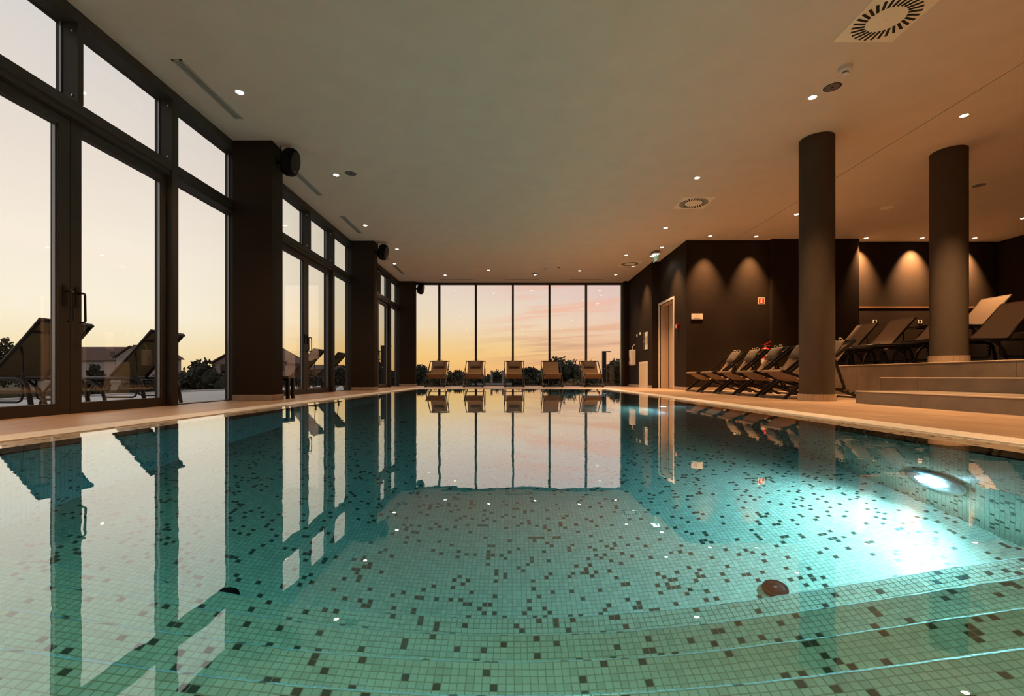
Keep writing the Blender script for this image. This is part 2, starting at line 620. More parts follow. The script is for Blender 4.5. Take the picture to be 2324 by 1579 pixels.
# ---- dark walls on the right and back
struct(MB().box((3.72, 12.25, 0), (4.30, 14.72, ZC)).build('wall_right_far', 'wall_paint'))
wr = MB()      # wall with the door opening: x=3.90, y 10.31..12.25, opening y 11.12..12.18
wr.box((3.90, 10.31, 0), (4.30, 11.12, ZC))
wr.box((3.90, 12.18, 0), (4.30, 12.25, ZC))
wr.box((3.90, 11.12, 2.20), (4.30, 12.18, ZC))
wr.box((4.17, 11.12, 0), (4.30, 12.18, 2.20))
struct(wr.build('wall_right_door', 'wall_paint'))
struct(box('wall_back_recess', (4.30, 10.31, 0), (5.76, 10.60, ZC), 'wall_paint'))
struct(box('wall_back_block', (5.76, 10.20, 0), (7.68, 10.60, ZC), 'wall_paint'))
struct(box('wall_back_lounge', (7.68, 10.42, 0), (11.2, 10.60, ZC), 'wall_paint'))
struct(box('wall_right_end', (11.0, -2.9, 0), (11.2, 10.42, ZC), 'wall_paint'))
struct(box('wall_front', (-3.85, -3.05, 0), (11.2, -2.9, ZC), 'wall_paint'))
struct(box('trim_1', (3.585, 14.72, 0), (3.74, 15.1, ZC), 'wall_paint'))
# stone skirting
struct(box('baseboard_right_far', (3.705, 12.25, DK), (3.72, 12.59, .085), 'skirting_stone'))
struct(box('baseboard_right_corner', (3.705, 13.43, DK), (3.72, 14.72, .085), 'skirting_stone'))
struct(box('baseboard_right_door', (3.885, 10.30, DK), (3.90, 11.07, .085), 'skirting_stone'))
struct(box('baseboard_back', (3.885, 10.295, DK), (5.70, 10.31, .085), 'skirting_stone'))
struct(box('trim_2', (7.68, 10.385, 1.86), (10.9, 10.42, 1.905), 'wood_strip'))
struct(box('trim_3', (7.68, 10.395, .52), (10.9, 10.42, 1.86), 'wall_paint'))

# ---- glazing on the left: four bays between square columns
win_n = 0
door_n = 0
handle_me = None
def make_handle(parent, y, sgn):
    hd = bpy.data.objects.new('handle', None)
    COL.objects.link(hd); hd.parent = parent
    x = -3.68
    MB().box((x, y - .018, .905), (x + .014, y + .018, 1.075)).build('backplate', 'handle_metal', hd, bevel=.006)
    MB().tube([(x + .01, y, 1.022), (x + .055, y, 1.022), (x + .068, y, 1.018), (x + .072, y, 1.005), (x + .072, y + .004 * sgn, .79), (x + .066, y, .778), (x + .03, y, .775)], .0085, 8).build('pull_bar', 'handle_metal', hd, smooth=True)
def leaf(y0, y1, meet_high, visible=True):
    """one glazed door leaf; meet_high: meeting stile on the far side"""
    global door_n
    door_n += 1
    d = struct(empty('door_%d' % door_n, (0, 0, 0)))
    xa, xb = -3.745, -3.68
    ws = (.05, .10) if meet_high else (.10, .05)
    box('stile', (xa, y0, .015), (xb, y0 + ws[0], 2.455), 'frame_metal', d, .003)
    box('stile', (xa, y1 - ws[1], .015), (xb, y1, 2.455), 'frame_metal', d, .003)
    box('bottom_rail', (xa, y0 + ws[0], .015), (xb, y1 - ws[1], .10), 'frame_metal', d, .003)
    box('top_rail', (xa, y0 + ws[0], 2.375), (xb, y1 - ws[1], 2.455), 'frame_metal', d, .003)
    g = MB()
    g.box((-3.722, y0 + ws[0], .10), (-3.700, y0 + ws[0] + .008, 2.375))
    g.box((-3.722, y1 - ws[1] - .008, .10), (-3.700, y1 - ws[1], 2.375))
    g.build('gasket', 'gasket', d)
    box('pane', (-3.718, y0 + ws[0], .10), (-3.708, y1 - ws[1], 2.375), 'pane_glass', d)
    hy = y1 - .052 if meet_high else y0 + .052
    make_handle(d, hy, 1)
    return d
struct(box('wall_left_blocker', (-3.80, -2.9, 0), (-3.61, 1.56, ZC), 'wall_paint'))  # unseen solid wall, put here to keep window light off the back walls
for b in range(0, 3):
    o = 4.4 * b
    win_n += 1
    w = struct(empty('window_%d' % win_n, (0, 0, 0)))
    xo = -3.80
    fm = 'frame_metal'
    box('header', (xo, 1.83 + o, 3.27), (XW, 6.23 + o, ZC), fm, w)
    box('transom_bar', (xo, 1.83 + o, 2.465), (XW - .02, 6.23 + o, 2.60), fm, w, .004)
    box('transom_lip', (XW - .025, 1.83 + o, 2.515), (XW - .004, 6.23 + o, 2.60), fm, w, .003)
    for y0, y1 in ((2.68, 2.77), (4.90, 4.99)):
        box('post', (xo, y0 + o, DK), (XW, y1 + o, 3.27), fm, w, .003)
    box('mullion', (xo, 3.835 + o, 2.60), (XW, 3.885 + o, 3.27), fm, w, .003)
    for y0, y1 in ((1.83, 1.885), (6.10, 6.225)):
        box('jamb', (xo, y0 + o, DK), (XW, y1 + o, 3.27), fm, w, .003)
    gk = MB()
    for y in (1.885, 2.67, 2.77, 3.825, 3.885, 4.89, 4.99, 6.09):
        gk.box((-3.76, y + o, 2.60), (-3.745, y + .010 + o, 3.27))
    for y in (4.99, 6.09, 1.885, 2.67):
        gk.box((-3.76, y + o, DK), (-3.745, y + .010 + o, 2.465))
    gk.build('gasket', 'gasket', w)
    for y0, y1 in ((1.885, 2.68), (2.77, 3.835), (3.885, 4.90), (4.99, 6.10)):
        box('pane', (-3.775, y0 + o, 2.60), (-3.765, y1 + o, 3.27), 'pane_glass', w)
    for y0, y1 in ((1.885, 2.68), (4.99, 6.10)):
        box('pane', (-3.775, y0 + o, DK + .01), (-3.765, y1 + o, 2.465), 'pane_glass', w)
    box('sill', (xo, 1.83 + o, -.02), (-3.68, 6.23 + o, DK + .008), fm, w)
    bolt = MB()
    for y in (2.68, 3.835, 4.90):
        bolt.lathe([(.011, 0), (.011, -.004), (.006, -.007)], (-3.66, y + o, 3.20), 10, 'Y')
        bolt.lathe([(.011, 0), (.011, -.004), (.006, -.007)], (-3.66, y + o, 2.66), 10, 'Y')
    bolt.build('bolt', 'steel', w)
    leaf(2.772 + o, 3.838 + o, True)
    leaf(3.842 + o, 4.898 + o, False)

# ---- far glass wall
win_n += 1
w = struct(empty('window_%d' % win_n, (0, 0, 0)))
MX = [-3.556, -2.366, -1.176, .029, 1.219, 2.409]
box('header', (-3.80, 14.97, 3.315), (3.60, 15.10, ZC), 'frame_metal', w)
box('sill', (-3.80, 14.96, -.02), (3.60, 15.10, DK + .03), 'frame_metal', w)
for x in MX:
    box('mullion', (x - .032, 14.95, DK + .03), (x + .032, 15.08, 3.315), 'frame_metal', w, .003)
box('jamb', (3.535, 14.97, DK + .03), (3.585, 15.10, 3.315), 'gasket', w)
edges = MX + [3.57]
for a, c in zip(edges[:-1], edges[1:]):
    box('pane', (a + .032, 15.03, DK + .03), (c - .032 if c < 3.5 else c - .035, 15.042, 3.315), 'pane_glass', w)

# ---- square columns with stone skirting
col_lab = {-1: None, 0: 'dark square column beside the first pair of glass doors',
           1: 'dark square column with a low side table behind it',
           2: 'dark square column between the two farther pairs of glass doors',
           3: 'dark square column in the corner by the far glass wall'}
for b in range(-1, 4):
    y0 = 1.55 + 4.4 * b
    y1 = y0 + .28
    if b == 3: y0, y1 = 14.74, 14.94
    c = empty('square_column', (-3.36, (y0 + y1) / 2, DK))
    if b == -1: col_lab[b] = 'dark square column behind the pool steps'
    tag(c, col_lab[b], 'column')
    cx, cyy = c.location.x, c.location.y
    box('shaft', (-3.605 - cx, y0 - cyy, 0), (-3.10 - cx, y1 - cyy, ZC - DK - .001), 'column_paint', c)
    box('skirting', (-3.605 - cx, y0 - .012 - cyy, 0), (-3.088 - cx, y1 + .012 - cyy, .075), 'skirting_stone', c, .003)

# ---- round columns
def round_column(x, y, z, label, r=.197):
    c = tag(empty('round_column', (x, y, z)), label, 'column')
    MB().lathe([(r, .0), (r, ZC - z - .001)], n=64).build('shaft', 'round_column_paint', c, smooth=True, auto=math.radians(40))
    n = 24
    me = None
    R = r + .014
    for k in range(n):
        if me is None:
            w_ = 2 * R * math.tan(PI / n)
            me = MB().box((r - .02, -w_ / 2 + .0012, 0), (R, w_ / 2 - .0012, .088)).mesh('base_tile', 'skirting_stone')
        t = bpy.data.objects.new('base_tile', me)
        COL.objects.link(t); t.parent = c
        t.rotation_euler = (0, 0, 2 * PI * (k + .5) / n)
    return c

# ---- raised lounge platform and its steps (faces the pool)
X1, X2, X3, X4 = 4.05, 4.85, 5.70, 7.56
Z1, Z2, Z3, Z4 = .155, .31, .513, .98
def step_face(parent, x, y0, y1, z0, z1, lens, first):
    y = y0
    L_ = first
    while y < y1 - .02:
        ye = min(y + L_, y1)
        MB().box((x - .012, y + .0022, z0), (x, ye - .0022, z1 - .012)).build('riser_slab', 'step_stone', parent)
        y = ye; L_ = lens
def step_block(name, x, xe, y0, y1, z0, z1, lens, first, end=True):
    s = struct(empty(name, (0, 0, 0)))
    box('core', (x, y0 + .012, z0), (xe, y1, z1 - .012), 'step_joint', s)
    step_face(s, x, y0, y1, z0, z1, lens, first)
    if end:
        MB().box((x - .012, y1, z0), (xe, y1 + .012, z1 - .012)).build('riser_slab', 'step_stone', s)
    y = y0; L_ = first
    while y < y1 - .02:
        ye = min(y + L_, y1 + (.012 if ye_end(y, L_, y1) else 0))
        MB().box((x + .02, y + .0015, z1 - .012), (xe, ye - .0015, z1)).build('tread_slab', 'step_stone', s)
        y += L_; L_ = lens
    MB().box((x - .016, y0, z1 - .012), (x + .02, y1 + .014, z1)).build('nosing_strip', 'nosing', s, bevel=.003)
    return s
def ye_end(y, L_, y1): return y + L_ >= y1 - .02
step_block('floor_step_low', X1, X2 + .1, -1.2, 5.40, DK, Z1, 1.2, .95)
step_block('floor_step_mid', X2, X3 + .1, -1.2, 6.05, DK, Z2, 1.2, .70)
pl = step_block('floor_platform', X3, X4 + .1, -1.2, 10.18, DK, Z3, 1.2, .40, end=False)
step_block('floor_platform_upper', X4, 11.0, -1.2, 10.18, Z3, Z4, 1.2, .8, end=False)
box('back_fill', (X3, 10.18, DK), (5.76, 10.31, Z3), 'step_stone', pl)
box('back_fill', (7.68, 10.18, DK), (11.0, 10.38, Z4), 'step_stone', pl)

round_column(4.03, 6.10, DK, 'dark round column on the deck behind the row of deck chairs')
round_column(5.745, 6.07, Z3, 'dark round column standing on the raised lounge platform')
bpy.data.objects['round_column.001'].location.x = 5.93
bpy.data.objects['round_column.001'].location.y = 6.26

# ================================================================== POOL
struct(box('pool_floor', (PXL - .1, PYN - .1, PZ - .1), (PXR + .1, PYF + .1, PZ), 'mosaic_xy'))
struct(box('pool_wall_left', (PXL - .06, PYN, PZ), (PXL, PYF, -.006), 'mosaic_yz'))
struct(box('pool_wall_right', (PXR, PYN, PZ), (PXR + .06, PYF, -.006), 'mosaic_yz'))
struct(box('pool_wall_far', (PXL, PYF, PZ), (PXR, PYF + .06, -.006), 'mosaic_xz'))
struct(box('pool_wall_near', (PXL, PYN - .06, PZ), (PXR, PYN, -.006), 'mosaic_xz'))
zi, ze = -.004, .0045
def lip_prism(name, quad_in, quad_out):
    # quad_in/out: two points each (x,y); inner edge lower than the outer edge
    (ax, ay), (bx, by) = quad_in
    (cx_, cy_), (dx, dy) = quad_out
    v = [(ax, ay, zi), (bx, by, zi), (dx, dy, ze), (cx_, cy_, ze), (ax, ay, zi - .05), (bx, by, zi - .05), (dx, dy, zi - .05), (cx_, cy_, zi - .05)]
    m = MB().add(v, [(0, 1, 2, 3), (4, 7, 6, 5), (0, 4, 5, 1), (1, 5, 6, 2), (2, 6, 7, 3), (3, 7, 4, 0)])
    return struct(m.build(name, 'mosaic_wet'))
lip_prism('pool_lip_left', ((PXL, PYN), (PXL, PYF)), ((LXL, LYN), (LXL, LYF)))
lip_prism('pool_lip_right', ((PXR, PYN), (PXR, PYF)), ((LXR, LYN), (LXR, LYF)))
lip_prism('pool_lip_far', ((PXL, PYF), (PXR, PYF)), ((LXL, LYF), (LXR, LYF)))
lip_prism('pool_lip_near', ((PXL, PYN), (PXR, PYN)), ((LXL, LYN), (LXR, LYN)))

# ---- entry steps with real mosaic tiles
TH = .0012
tile_kinds = ['tile_light', 'tile_light_grey', 'tile_light_bright', 'tile_dark', 'tile_edge_lit']
tile_me = {}
for k in tile_kinds:
    tile_me[k] = MB().tile((0, 0, 0), (1, 0, 0), (0, 1, 0), (0, 0, 1), PITCH * .89, PITCH * .89, TH).mesh('mosaic_tile', k)
rt = random.Random(3)
def tile_kind():
    r = rt.random()
    return 3 if r < .075 else 1 if r < .25 else 2 if r < .42 else 0
STEPS = [(1.625, -1.12), (1.41, -.95), (1.18, -.78), (.955, -.61), (.73, -.44), (.505, -.27), (.28, -.10)]
nsingle = 0
for i, (yn, z) in enumerate(STEPS):
    back = STEPS[i + 1][0] if i + 1 < len(STEPS) else PYN
    st = struct(empty('pool_step_%d' % (i + 1), (0, 0, 0)))
    ch = .016
    prof = [(PXL, PYN, PZ if i == 0 else STEPS[i - 1][1] - .02), (PXL, yn, PZ if i == 0 else STEPS[i - 1][1] - .02), (PXL, yn, z - ch), (PXL, yn - ch, z), (PXL, PYN, z)]
    MB().prism(prof, (PXR - PXL, 0, 0)).build('bed', 'grout', st)
    m = MB()
    y = yn - ch - PITCH
    row = 0
    while y > back - .02:
        n = int((PXR - PXL) / PITCH)
        for c in range(n):
            x = PXL + c * PITCH + .001
            k = tile_kind()
            if i == 2 and row < 5 and abs(x) < .59 and nsingle < 300:
                t = bpy.data.objects.new('mosaic_tile', tile_me[tile_kinds[k]])
                COL.objects.link(t); t.parent = st
                t.location = (x, y, z)
                nsingle += 1
            else:
                m.cur = k
                m.tile((x, y, z), (1, 0, 0), (0, 1, 0), (0, 0, 1), PITCH * .89, PITCH * .89, TH)
        y -= PITCH; row += 1
    stuff(m.build('tread_mosaic', tile_kinds, st))
    m = MB()
    d = Vector((0, 1, -1)).normalized(); nn = Vector((0, 1, 1)).normalized()
    for c in range(int((PXR - PXL) / PITCH)):
        x = PXL + c * PITCH + .001
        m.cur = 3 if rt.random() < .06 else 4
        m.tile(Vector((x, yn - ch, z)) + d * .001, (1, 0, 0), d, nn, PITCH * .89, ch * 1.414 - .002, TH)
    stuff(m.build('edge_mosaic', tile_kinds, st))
    m = MB()
    zz = z - ch - PITCH
    zb = PZ if i == 0 else STEPS[i - 1][1]
    while zz > zb - .005:
        for c in range(int((PXR - PXL) / PITCH)):
            m.cur = tile_kind()
            m.tile((PXL + c * PITCH + .001, yn, zz), (1, 0, 0), (0, 0, 1), (0, 1, 0), PITCH * .89, PITCH * .89, TH)
        zz -= PITCH
    stuff(m.build('riser_mosaic', tile_kinds, st))

# ---- water
wt = MB().box((PXL - .16, PYN - .12, PZ - .05), (PXR + .16, PYF + .16, 0)).build('pool_water', 'water', smooth=True, auto=math.radians(30))
wt.cycles.is_caustics_caster = True
tag(stuff(wt), 'clear still teal water filling the mosaic swimming pool', 'water')

# ---- overflow grates
def grate(label, x0, y0, x1, y1, along):
    g = tag(empty('overflow_grate', ((x0 + x1) / 2, (y0 + y1) / 2, 0)), label, 'grate', 'overflow grates around the pool')
    ox, oy = g.location.x, g.location.y
    zt = .011
    r = MB()
    if along == 'Y':
        for x in (x0, x1 - .012): r.box((x - ox, y0 - oy, -.06), (x + .012 - ox, y1 - oy, zt))
    else:
        for y in (y0, y1 - .012): r.box((x0 - ox, y - oy, -.06), (x1 - ox, y + .012 - oy, zt))
    r.build('edge_rail', 'grate_white', g)
    m = MB()
    p = .022
    if along == 'Y':
        y = y0
        while y < y1 - .02:
            m.box((x0 + .012 - ox, y - oy, -.012), (x1 - .012 - ox, y + .0175 - oy, zt - .001)); y += p
        for k in (.33, .66):
            xm = x0 + (x1 - x0) * k
            m.box((xm - .006 - ox, y0 - oy, -.012), (xm + .006 - ox, y1 - oy, zt - .0005))
    else:
        x = x0
        while x < x1 - .02:
            m.box((x - ox, y0 + .012 - oy, -.012), (x + .0175 - ox, y1 - .012 - oy, zt - .001)); x += p
    stuff(m.build('bar_field', 'grate_white', g))
    box('channel', (x0 - ox, y0 - oy, -.12), (x1 - ox, y1 - oy, -.07), 'channel', g)
grate('white slotted overflow grate along the glass doors', GXL, GYN, LXL, GYF, 'Y')
grate('white slotted overflow grate along the lounge side of the pool', LXR, GYN, GXR, GYF, 'Y')
grate('white slotted overflow grate along the far end of the pool', LXL, LYF, LXR, GYF, 'X')
grate('white slotted overflow grate behind the pool steps', LXL, GYN, LXR, LYN, 'X')

# ---- underwater lamps
def pool_light(y, label, power):
    g = tag(empty('pool_light', (PXR, y, -.90)), label, 'pool light', 'underwater lamps in the pool wall')
    MB().lathe([(.145, 0), (.145, -.012), (.135, -.020), (.080, -.022)], n=40, axis='X').build('bezel', 'bezel_white', g, smooth=True, auto=math.radians(40))
    MB().lathe([(.146, 0.002), (.150, 0.002), (.150, -.010), (.146, -.010)], n=40, axis='X').build('ring', 'steel', g)
    for dy in (-.033, .033):
        MB().lathe([(.042, -.021), (.041, -.034), (.034, -.044), (.018, -.049)], (0, dy, 0), 24, 'X').build('lens', 'pool_lens', g)
    ld = bpy.data.lights.new('pool_lamp', 'SPOT')
    ld.energy = power; ld.color = (.76, .94, 1.0); ld.shadow_soft_size = .018
    ld.spot_size = math.radians(160); ld.spot_blend = .7
    lo = bpy.data.objects.new('pool_lamp', ld); COL.objects.link(lo); lo.parent = g
    lo.location = (-.060, 0, 0)
    sd_ = bpy.data.lights.new('pool_lamp_scatter', 'POINT')
    sd_.energy = power * .09; sd_.color = (.70, .90, 1.0); sd_.shadow_soft_size = .015
    so = bpy.data.objects.new('pool_lamp_scatter', sd_); COL.objects.link(so); so.parent = g
    so.location = (-.062, 0, 0)
    lo.rotation_euler = Vector((-1, -.05, -.16)).to_track_quat('-Z', 'Y').to_euler()
pool_light(2.15, 'round white underwater lamp glowing beside the pool steps', POOL_W * 1.75)
pool_light(5.90, 'round underwater lamp glowing midway along the pool wall', POOL_W * 1.7)
pool_light(9.60, 'round underwater lamp glowing at the far end of the pool wall', POOL_W * 1.4)

# ---- floor drains
def drain(x, y, label):
    g = tag(empty('floor_drain', (x, y, PZ)), label, 'drain', 'black drains on the pool floor')
    MB().lathe([(.044, 0), (.047, .006), (.044, .012), (.036, .012)], n=32).build('rim', 'drain_black', g, smooth=True, auto=.7)
    MB().lathe([(.036, .010), (.033, .013), (.022, .016), (.010, .017), (.002, .0172)], n=32).build('dome', 'drain_black', g, smooth=True, auto=.9)
    MB().lathe([(.007, .016), (.006, .019), (.003, .0195)], n=12).build('screw', 'steel', g)
drain(1.02, 1.785, 'black domed drain on the pool floor, lit by the near lamp')
drain(-1.075, 1.73, 'black domed drain half hidden behind the lowest pool step')
drain(-1.10, 4.67, 'black drain out in the deep part of the pool floor')

# ================================================================== CEILING FITTINGS
DOWN = [(-2.92, 4.94), (-2.66, 6.97), (-2.96, 9.29), (-2.75, 11.02), (-3.17, 12.44), (-2.01, 13.84), (-.67, 13.21), (.69, 13.78),
        (1.95, 13.27), (3.10, 13.78), (3.35, 12.74), (2.87, 11.58), (3.53, 10.87), (3.15, 9.45), (2.84, 7.07), (3.28, 5.03),
        (5.28, 5.38), (5.35, 8.66), (4.30, 9.99), (5.31, 10.02), (7.79, 10.14), (9.02, 10.14), (10.18, 10.14), (9.84, 8.87),
        (-2.92, 2.70), (3.10, 2.80), (5.30, 2.9), (-2.92, .5), (3.1, .6),
        (9.84, 5.6), (9.84, 2.9), (5.30, .5), (-1.98, .95), (-.67, .45), (.67, .95), (1.95, .45)]  # unseen lamps added to brighten the lounge and the pool steps
ring_me = MB().lathe([(.052, 0), (.052, -.004), (.042, -.006), (.038, -.003)], n=28).mesh('trim_ring', 'white_plastic')
lens_me = MB().lathe([(.037, -.002), (.036, -.0045), (.02, -.0048)], n=24).mesh('lens', 'lamp_lens')
wash = {(4.30, 9.99), (5.31, 10.02), (7.79, 10.14), (9.02, 10.14), (10.18, 10.14)}
for p in DOWN:
    g = empty('downlight', (p[0], p[1], ZC))
    if p in wash:
        tag(g, 'small recessed ceiling spotlight washing the dark back wall', 'downlight', 'spotlights along the dark back wall')
    elif p[0] < -2.5:
        tag(g, 'small recessed ceiling spotlight in the row above the glass doors', 'downlight', 'spotlights above the glass doors')
    elif p[1] < 1 and abs(p[0]) < 2.2:
        tag(g, 'added unseen ceiling spotlight brightening the pool steps', 'downlight', 'added unseen spotlights above the pool steps')
    elif p[1] > 13:
        tag(g, 'small recessed ceiling spotlight in front of the far glass wall', 'downlight', 'spotlights by the far glass wall')
    elif p[0] > 4.5:
        tag(g, 'small recessed ceiling spotlight above the lounge platform', 'downlight', 'spotlights above the lounge')
    else:
        tag(g, 'small recessed ceiling spotlight in the row beside the square diffusers', 'downlight', 'spotlights beside the diffusers')
    for nm, me in (('trim_ring', ring_me), ('lens', lens_me)):
        o = bpy.data.objects.new(nm, me); COL.objects.link(o); o.parent = g
    ld = bpy.data.lights.new('lamp', 'SPOT')
    ld.energy = LAMP_W * (5.2 if p[0] > 7 and p in wash else 2.4 if p in wash else 1.45 if p[1] < 1 and abs(p[0]) < 2.2 else 1.6 if p[1] < 3 and p[0] > 2 else .9 if p[1] < 3 else 1.2 if p[0] > 9 else .5 if p[0] < -2.5 or p[1] > 13 else 3.4 if p[0] > 4.5 else 1.45)
    ld.color = WARM; ld.shadow_soft_size = .03
    ld.spot_size = math.radians(50 if p[1] < 1 and abs(p[0]) < 2.2 else 78 if p not in wash else 70 if p[0] > 7 else 58); ld.spot_blend = .8 if p not in wash else 1.0
    lo = bpy.data.objects.new('lamp', ld); COL.objects.link(lo); lo.parent = g
    lo.location = (0, 0, -.012)
    if p in wash: lo.rotation_euler = (math.radians(24 if p[0] > 7 else 12), 0, 0)      # tilted to the wall

def diffuser(x, y, label):
    g = tag(empty('air_diffuser', (x, y, ZC)), label, 'air vent', 'square swirl diffusers in the ceiling')
    h = .27
    MB().box((-h, -h, -.006), (h, h, 0)).build('plate', 'vent_metal', g, bevel=.002)
    sl = MB()
    n = 28
    for k in range(n):
        a = 2 * PI * k / n
        r0, r1 = .145, .243
        tw = .16
        p0 = Vector((math.cos(a - tw) * r0, math.sin(a - tw) * r0, -.0066))
        p1 = Vector((math.cos(a) * r1, math.sin(a) * r1, -.0066))
        MB().bar(p0, p1, .021, .003).build('slot', 'vent_dark', g)
    MB().lathe([(.008, -.006), (.007, -.0085), (.003, -.009)], n=12).build('screw', 'vent_metal', g)
diffuser(3.19, 3.93, 'square swirl air diffuser near the smoke detector and round speaker')
diffuser(3.19, 8.10, 'square swirl air diffuser midway along the ceiling')
diffuser(3.19, 12.47, 'square swirl air diffuser near the green exit sign')

def slot_vent(x, y, L_, along, label, group):
    g = tag(empty('slot_vent', (x, y, ZC)), label, 'air vent', group)
    w_ = .05
    fr = MB()
    def bx(a0, b0, a1, b1, z0, z1, m):
        if along == 'Y': m.box((a0, b0, z0), (a1, b1, z1))
        else: m.box((b0, a0, z0), (b1, a1, z1))
    bx(-w_, -L_ / 2, -w_ + .022, L_ / 2, -.005, 0, fr); bx(w_ - .022, -L_ / 2, w_, L_ / 2, -.005, 0, fr)
    bx(-w_, -L_ / 2, w_, -L_ / 2 + .018, -.005, 0, fr); bx(-w_, L_ / 2 - .018, w_, L_ / 2, -.005, 0, fr)
    fr.build('frame', 'slot_metal', g)
    bk = MB(); bx(-w_ + .02, -L_ / 2 + .01, w_ - .02, L_ / 2 - .01, -.001, 0, bk); bk.build('slot_back', 'slot_dark', g)
    for k in (-.014, 0, .014):
        sm = MB(); bx(k - .003, -L_ / 2 + .018, k + .003, L_ / 2 - .018, -.004, -.001, sm); sm.build('slat', 'slot_metal', g)
SV = [(4.94, 'slot air vent above the first pair of glass doors'), (7.25, 'slot air vent just past the first ceiling speaker'),
      (9.28, 'slot air vent above the second pair of glass doors'), (11.5, 'slot air vent beside the second black wall speaker'),
      (13.17, 'slot air vent above the last pair of glass doors')]
for y, lb in SV:
    slot_vent(-3.23, y, 1.02, 'Y', lb, 'slot vents along the glass doors')
for x, lb in ((-1.75, 'slot air vent over the far glass wall near the black speaker'), (.31, 'slot air vent over the middle of the far glass wall'), (2.35, 'slot air vent over the far glass wall near the dark wall')):
    slot_vent(x, 14.5, 1.05, 'X', lb, 'slot vents along the far glass wall')

def ceiling_speaker(x, y, label):
    g = tag(empty('ceiling_speaker', (x, y, ZC)), label, 'speaker', 'round ceiling speakers')
    MB().lathe([(.095, 0), (.095, -.004), (.088, -.007), (.083, -.006)], n=36).build('rim', 'white_plastic', g, smooth=True, auto=.6)
    MB().lathe([(.083, -.003), (.083, -.0065), (.074, -.0065)], n=36).build('dark_ring', 'black_plastic', g)  # plain black ring between rim and grille
    MB().lathe([(.074, -.003), (.072, -.0085), (.03, -.009)], n=36).build('grille', 'speaker_grille', g)
    MB().lathe([(.014, -.008), (.013, -.0105), (.006, -.011)], n=16).build('cone_cap', 'black_plastic', g)
    MB().lathe([(.003, -.006), (.002, -.0095)], (-.077, -.01, 0), 8).build('indicator', 'led_green', g)
ceiling_speaker(-2.42, 6.91, 'round recessed ceiling speaker near the glass doors')
ceiling_speaker(3.37, 4.85, 'round recessed ceiling speaker beside the smoke detector')
ceiling_speaker(7.44, 7.34, 'round recessed ceiling speaker above the lounge platform')
ceiling_speaker(.67, 13.57, 'round recessed ceiling speaker near the far glass wall')
g = tag(empty('ceiling_disc', (6.77, 8.32, ZC)), 'plain flat round ceiling plate above the lounge platform', 'vent cover')
MB().lathe([(.10, 0), (.10, -.004), (.09, -.007), (.05, -.007)], n=36).build('plate', 'vent_metal', g)
MB().lathe([(.012, -.006), (.010, -.010)], n=12).build('cap', 'vent_metal', g)
def smoke(x, y, label):
    g = tag(empty('smoke_detector', (x, y, ZC)), label, 'smoke detector', 'smoke detectors on the ceiling')
    MB().lathe([(.062, 0), (.062, -.014), (.060, -.015)], n=32).build('base', 'white_plastic', g, smooth=True, auto=.6)
    MB().lathe([(.060, -.017), (.060, -.034), (.050, -.044), (.032, -.046)], n=32).build('body', 'white_plastic', g, smooth=True, auto=.6)
    MB().lathe([(.028, -.044), (.027, -.062)], n=24).build('vent_cage', 'slot_dark', g)
    MB().lathe([(.031, -.060), (.031, -.070), (.024, -.073)], n=28).build('cap', 'white_plastic', g, smooth=True, auto=.6)
smoke(3.29, 4.55, 'white domed smoke detector next to the large ceiling diffuser')
smoke(.95, 12.89, 'white domed smoke detector near the far glass wall')
g = tag(empty('sensor', (1.30, 12.85, ZC)), 'small square ceiling sensor beside the far smoke detector', 'sensor')
MB().box((-.10, -.10, -.004), (.10, .10, 0)).build('plate', 'ceiling_paint', g)
MB().lathe([(.03, -.003), (.028, -.02), (.012, -.026)], n=20).build('eye', 'speaker_grille', g)

# ---- exit sign
g = tag(empty('exit_sign', (3.50, 11.30, ZC)), 'lit green and white running man exit sign hanging from the ceiling', 'exit sign')
MB().box((-.02, -.03, -.05), (.02, .03, 0)).build('mount', 'white_plastic', g)
MB().box((-.085, -.17, -.075), (.085, .17, -.05)).build('housing', 'white_plastic', g, bevel=.004)
MB().box((-.070, -.155, -.0765), (.070, .155, -.0745)).build('lens', 'exit_lens', g)
MB().box((.010, -.155, -.225), (.016, .155, -.076)).build('panel', 'exit_panel', g)
pc = MB()      # running figure, arrow and doorway on both faces
for sx in (.0075, .0165):
    def q(y0, z0, y1, z1, w_): pc.bar((sx + .001, y0, z0), (sx + .001, y1, z1), .002, w_, up=(0, 0, 1)) if abs(z1 - z0) < abs(y1 - y0) else pc.bar((sx + .001, y0, z0), (sx + .001, y1, z1), .002, w_, up=(0, 1, 0))
    pc.box((sx, .075, -.215), (sx + .002, .15, -.085))
    pc.box((sx, -.15, -.215), (sx + .002, -.10, -.085))
    q(.0, -.12, .01, -.165, .03); q(.0, -.125, -.04, -.14, .012); q(.0, -.125, .045, -.118, .012)
    q(.01, -.165, -.035, -.185, .014); q(.01, -.165, .05, -.205, .014)
    pc.lathe([(.014, 0), (.013, .002)], (sx, -.004, -.10), 12, 'X')
pc.build('pictogram', 'green_sign', g)
ld = bpy.data.lights.new('lamp', 'SPOT'); ld.energy = 18; ld.color = (.95, .97, 1.0); ld.spot_size = math.radians(150); ld.spot_blend = .6; ld.shadow_soft_size = .06
lo = bpy.data.objects.new('lamp', ld); COL.objects.link(lo); lo.parent = g; lo.location = (.05, 0, -.085)

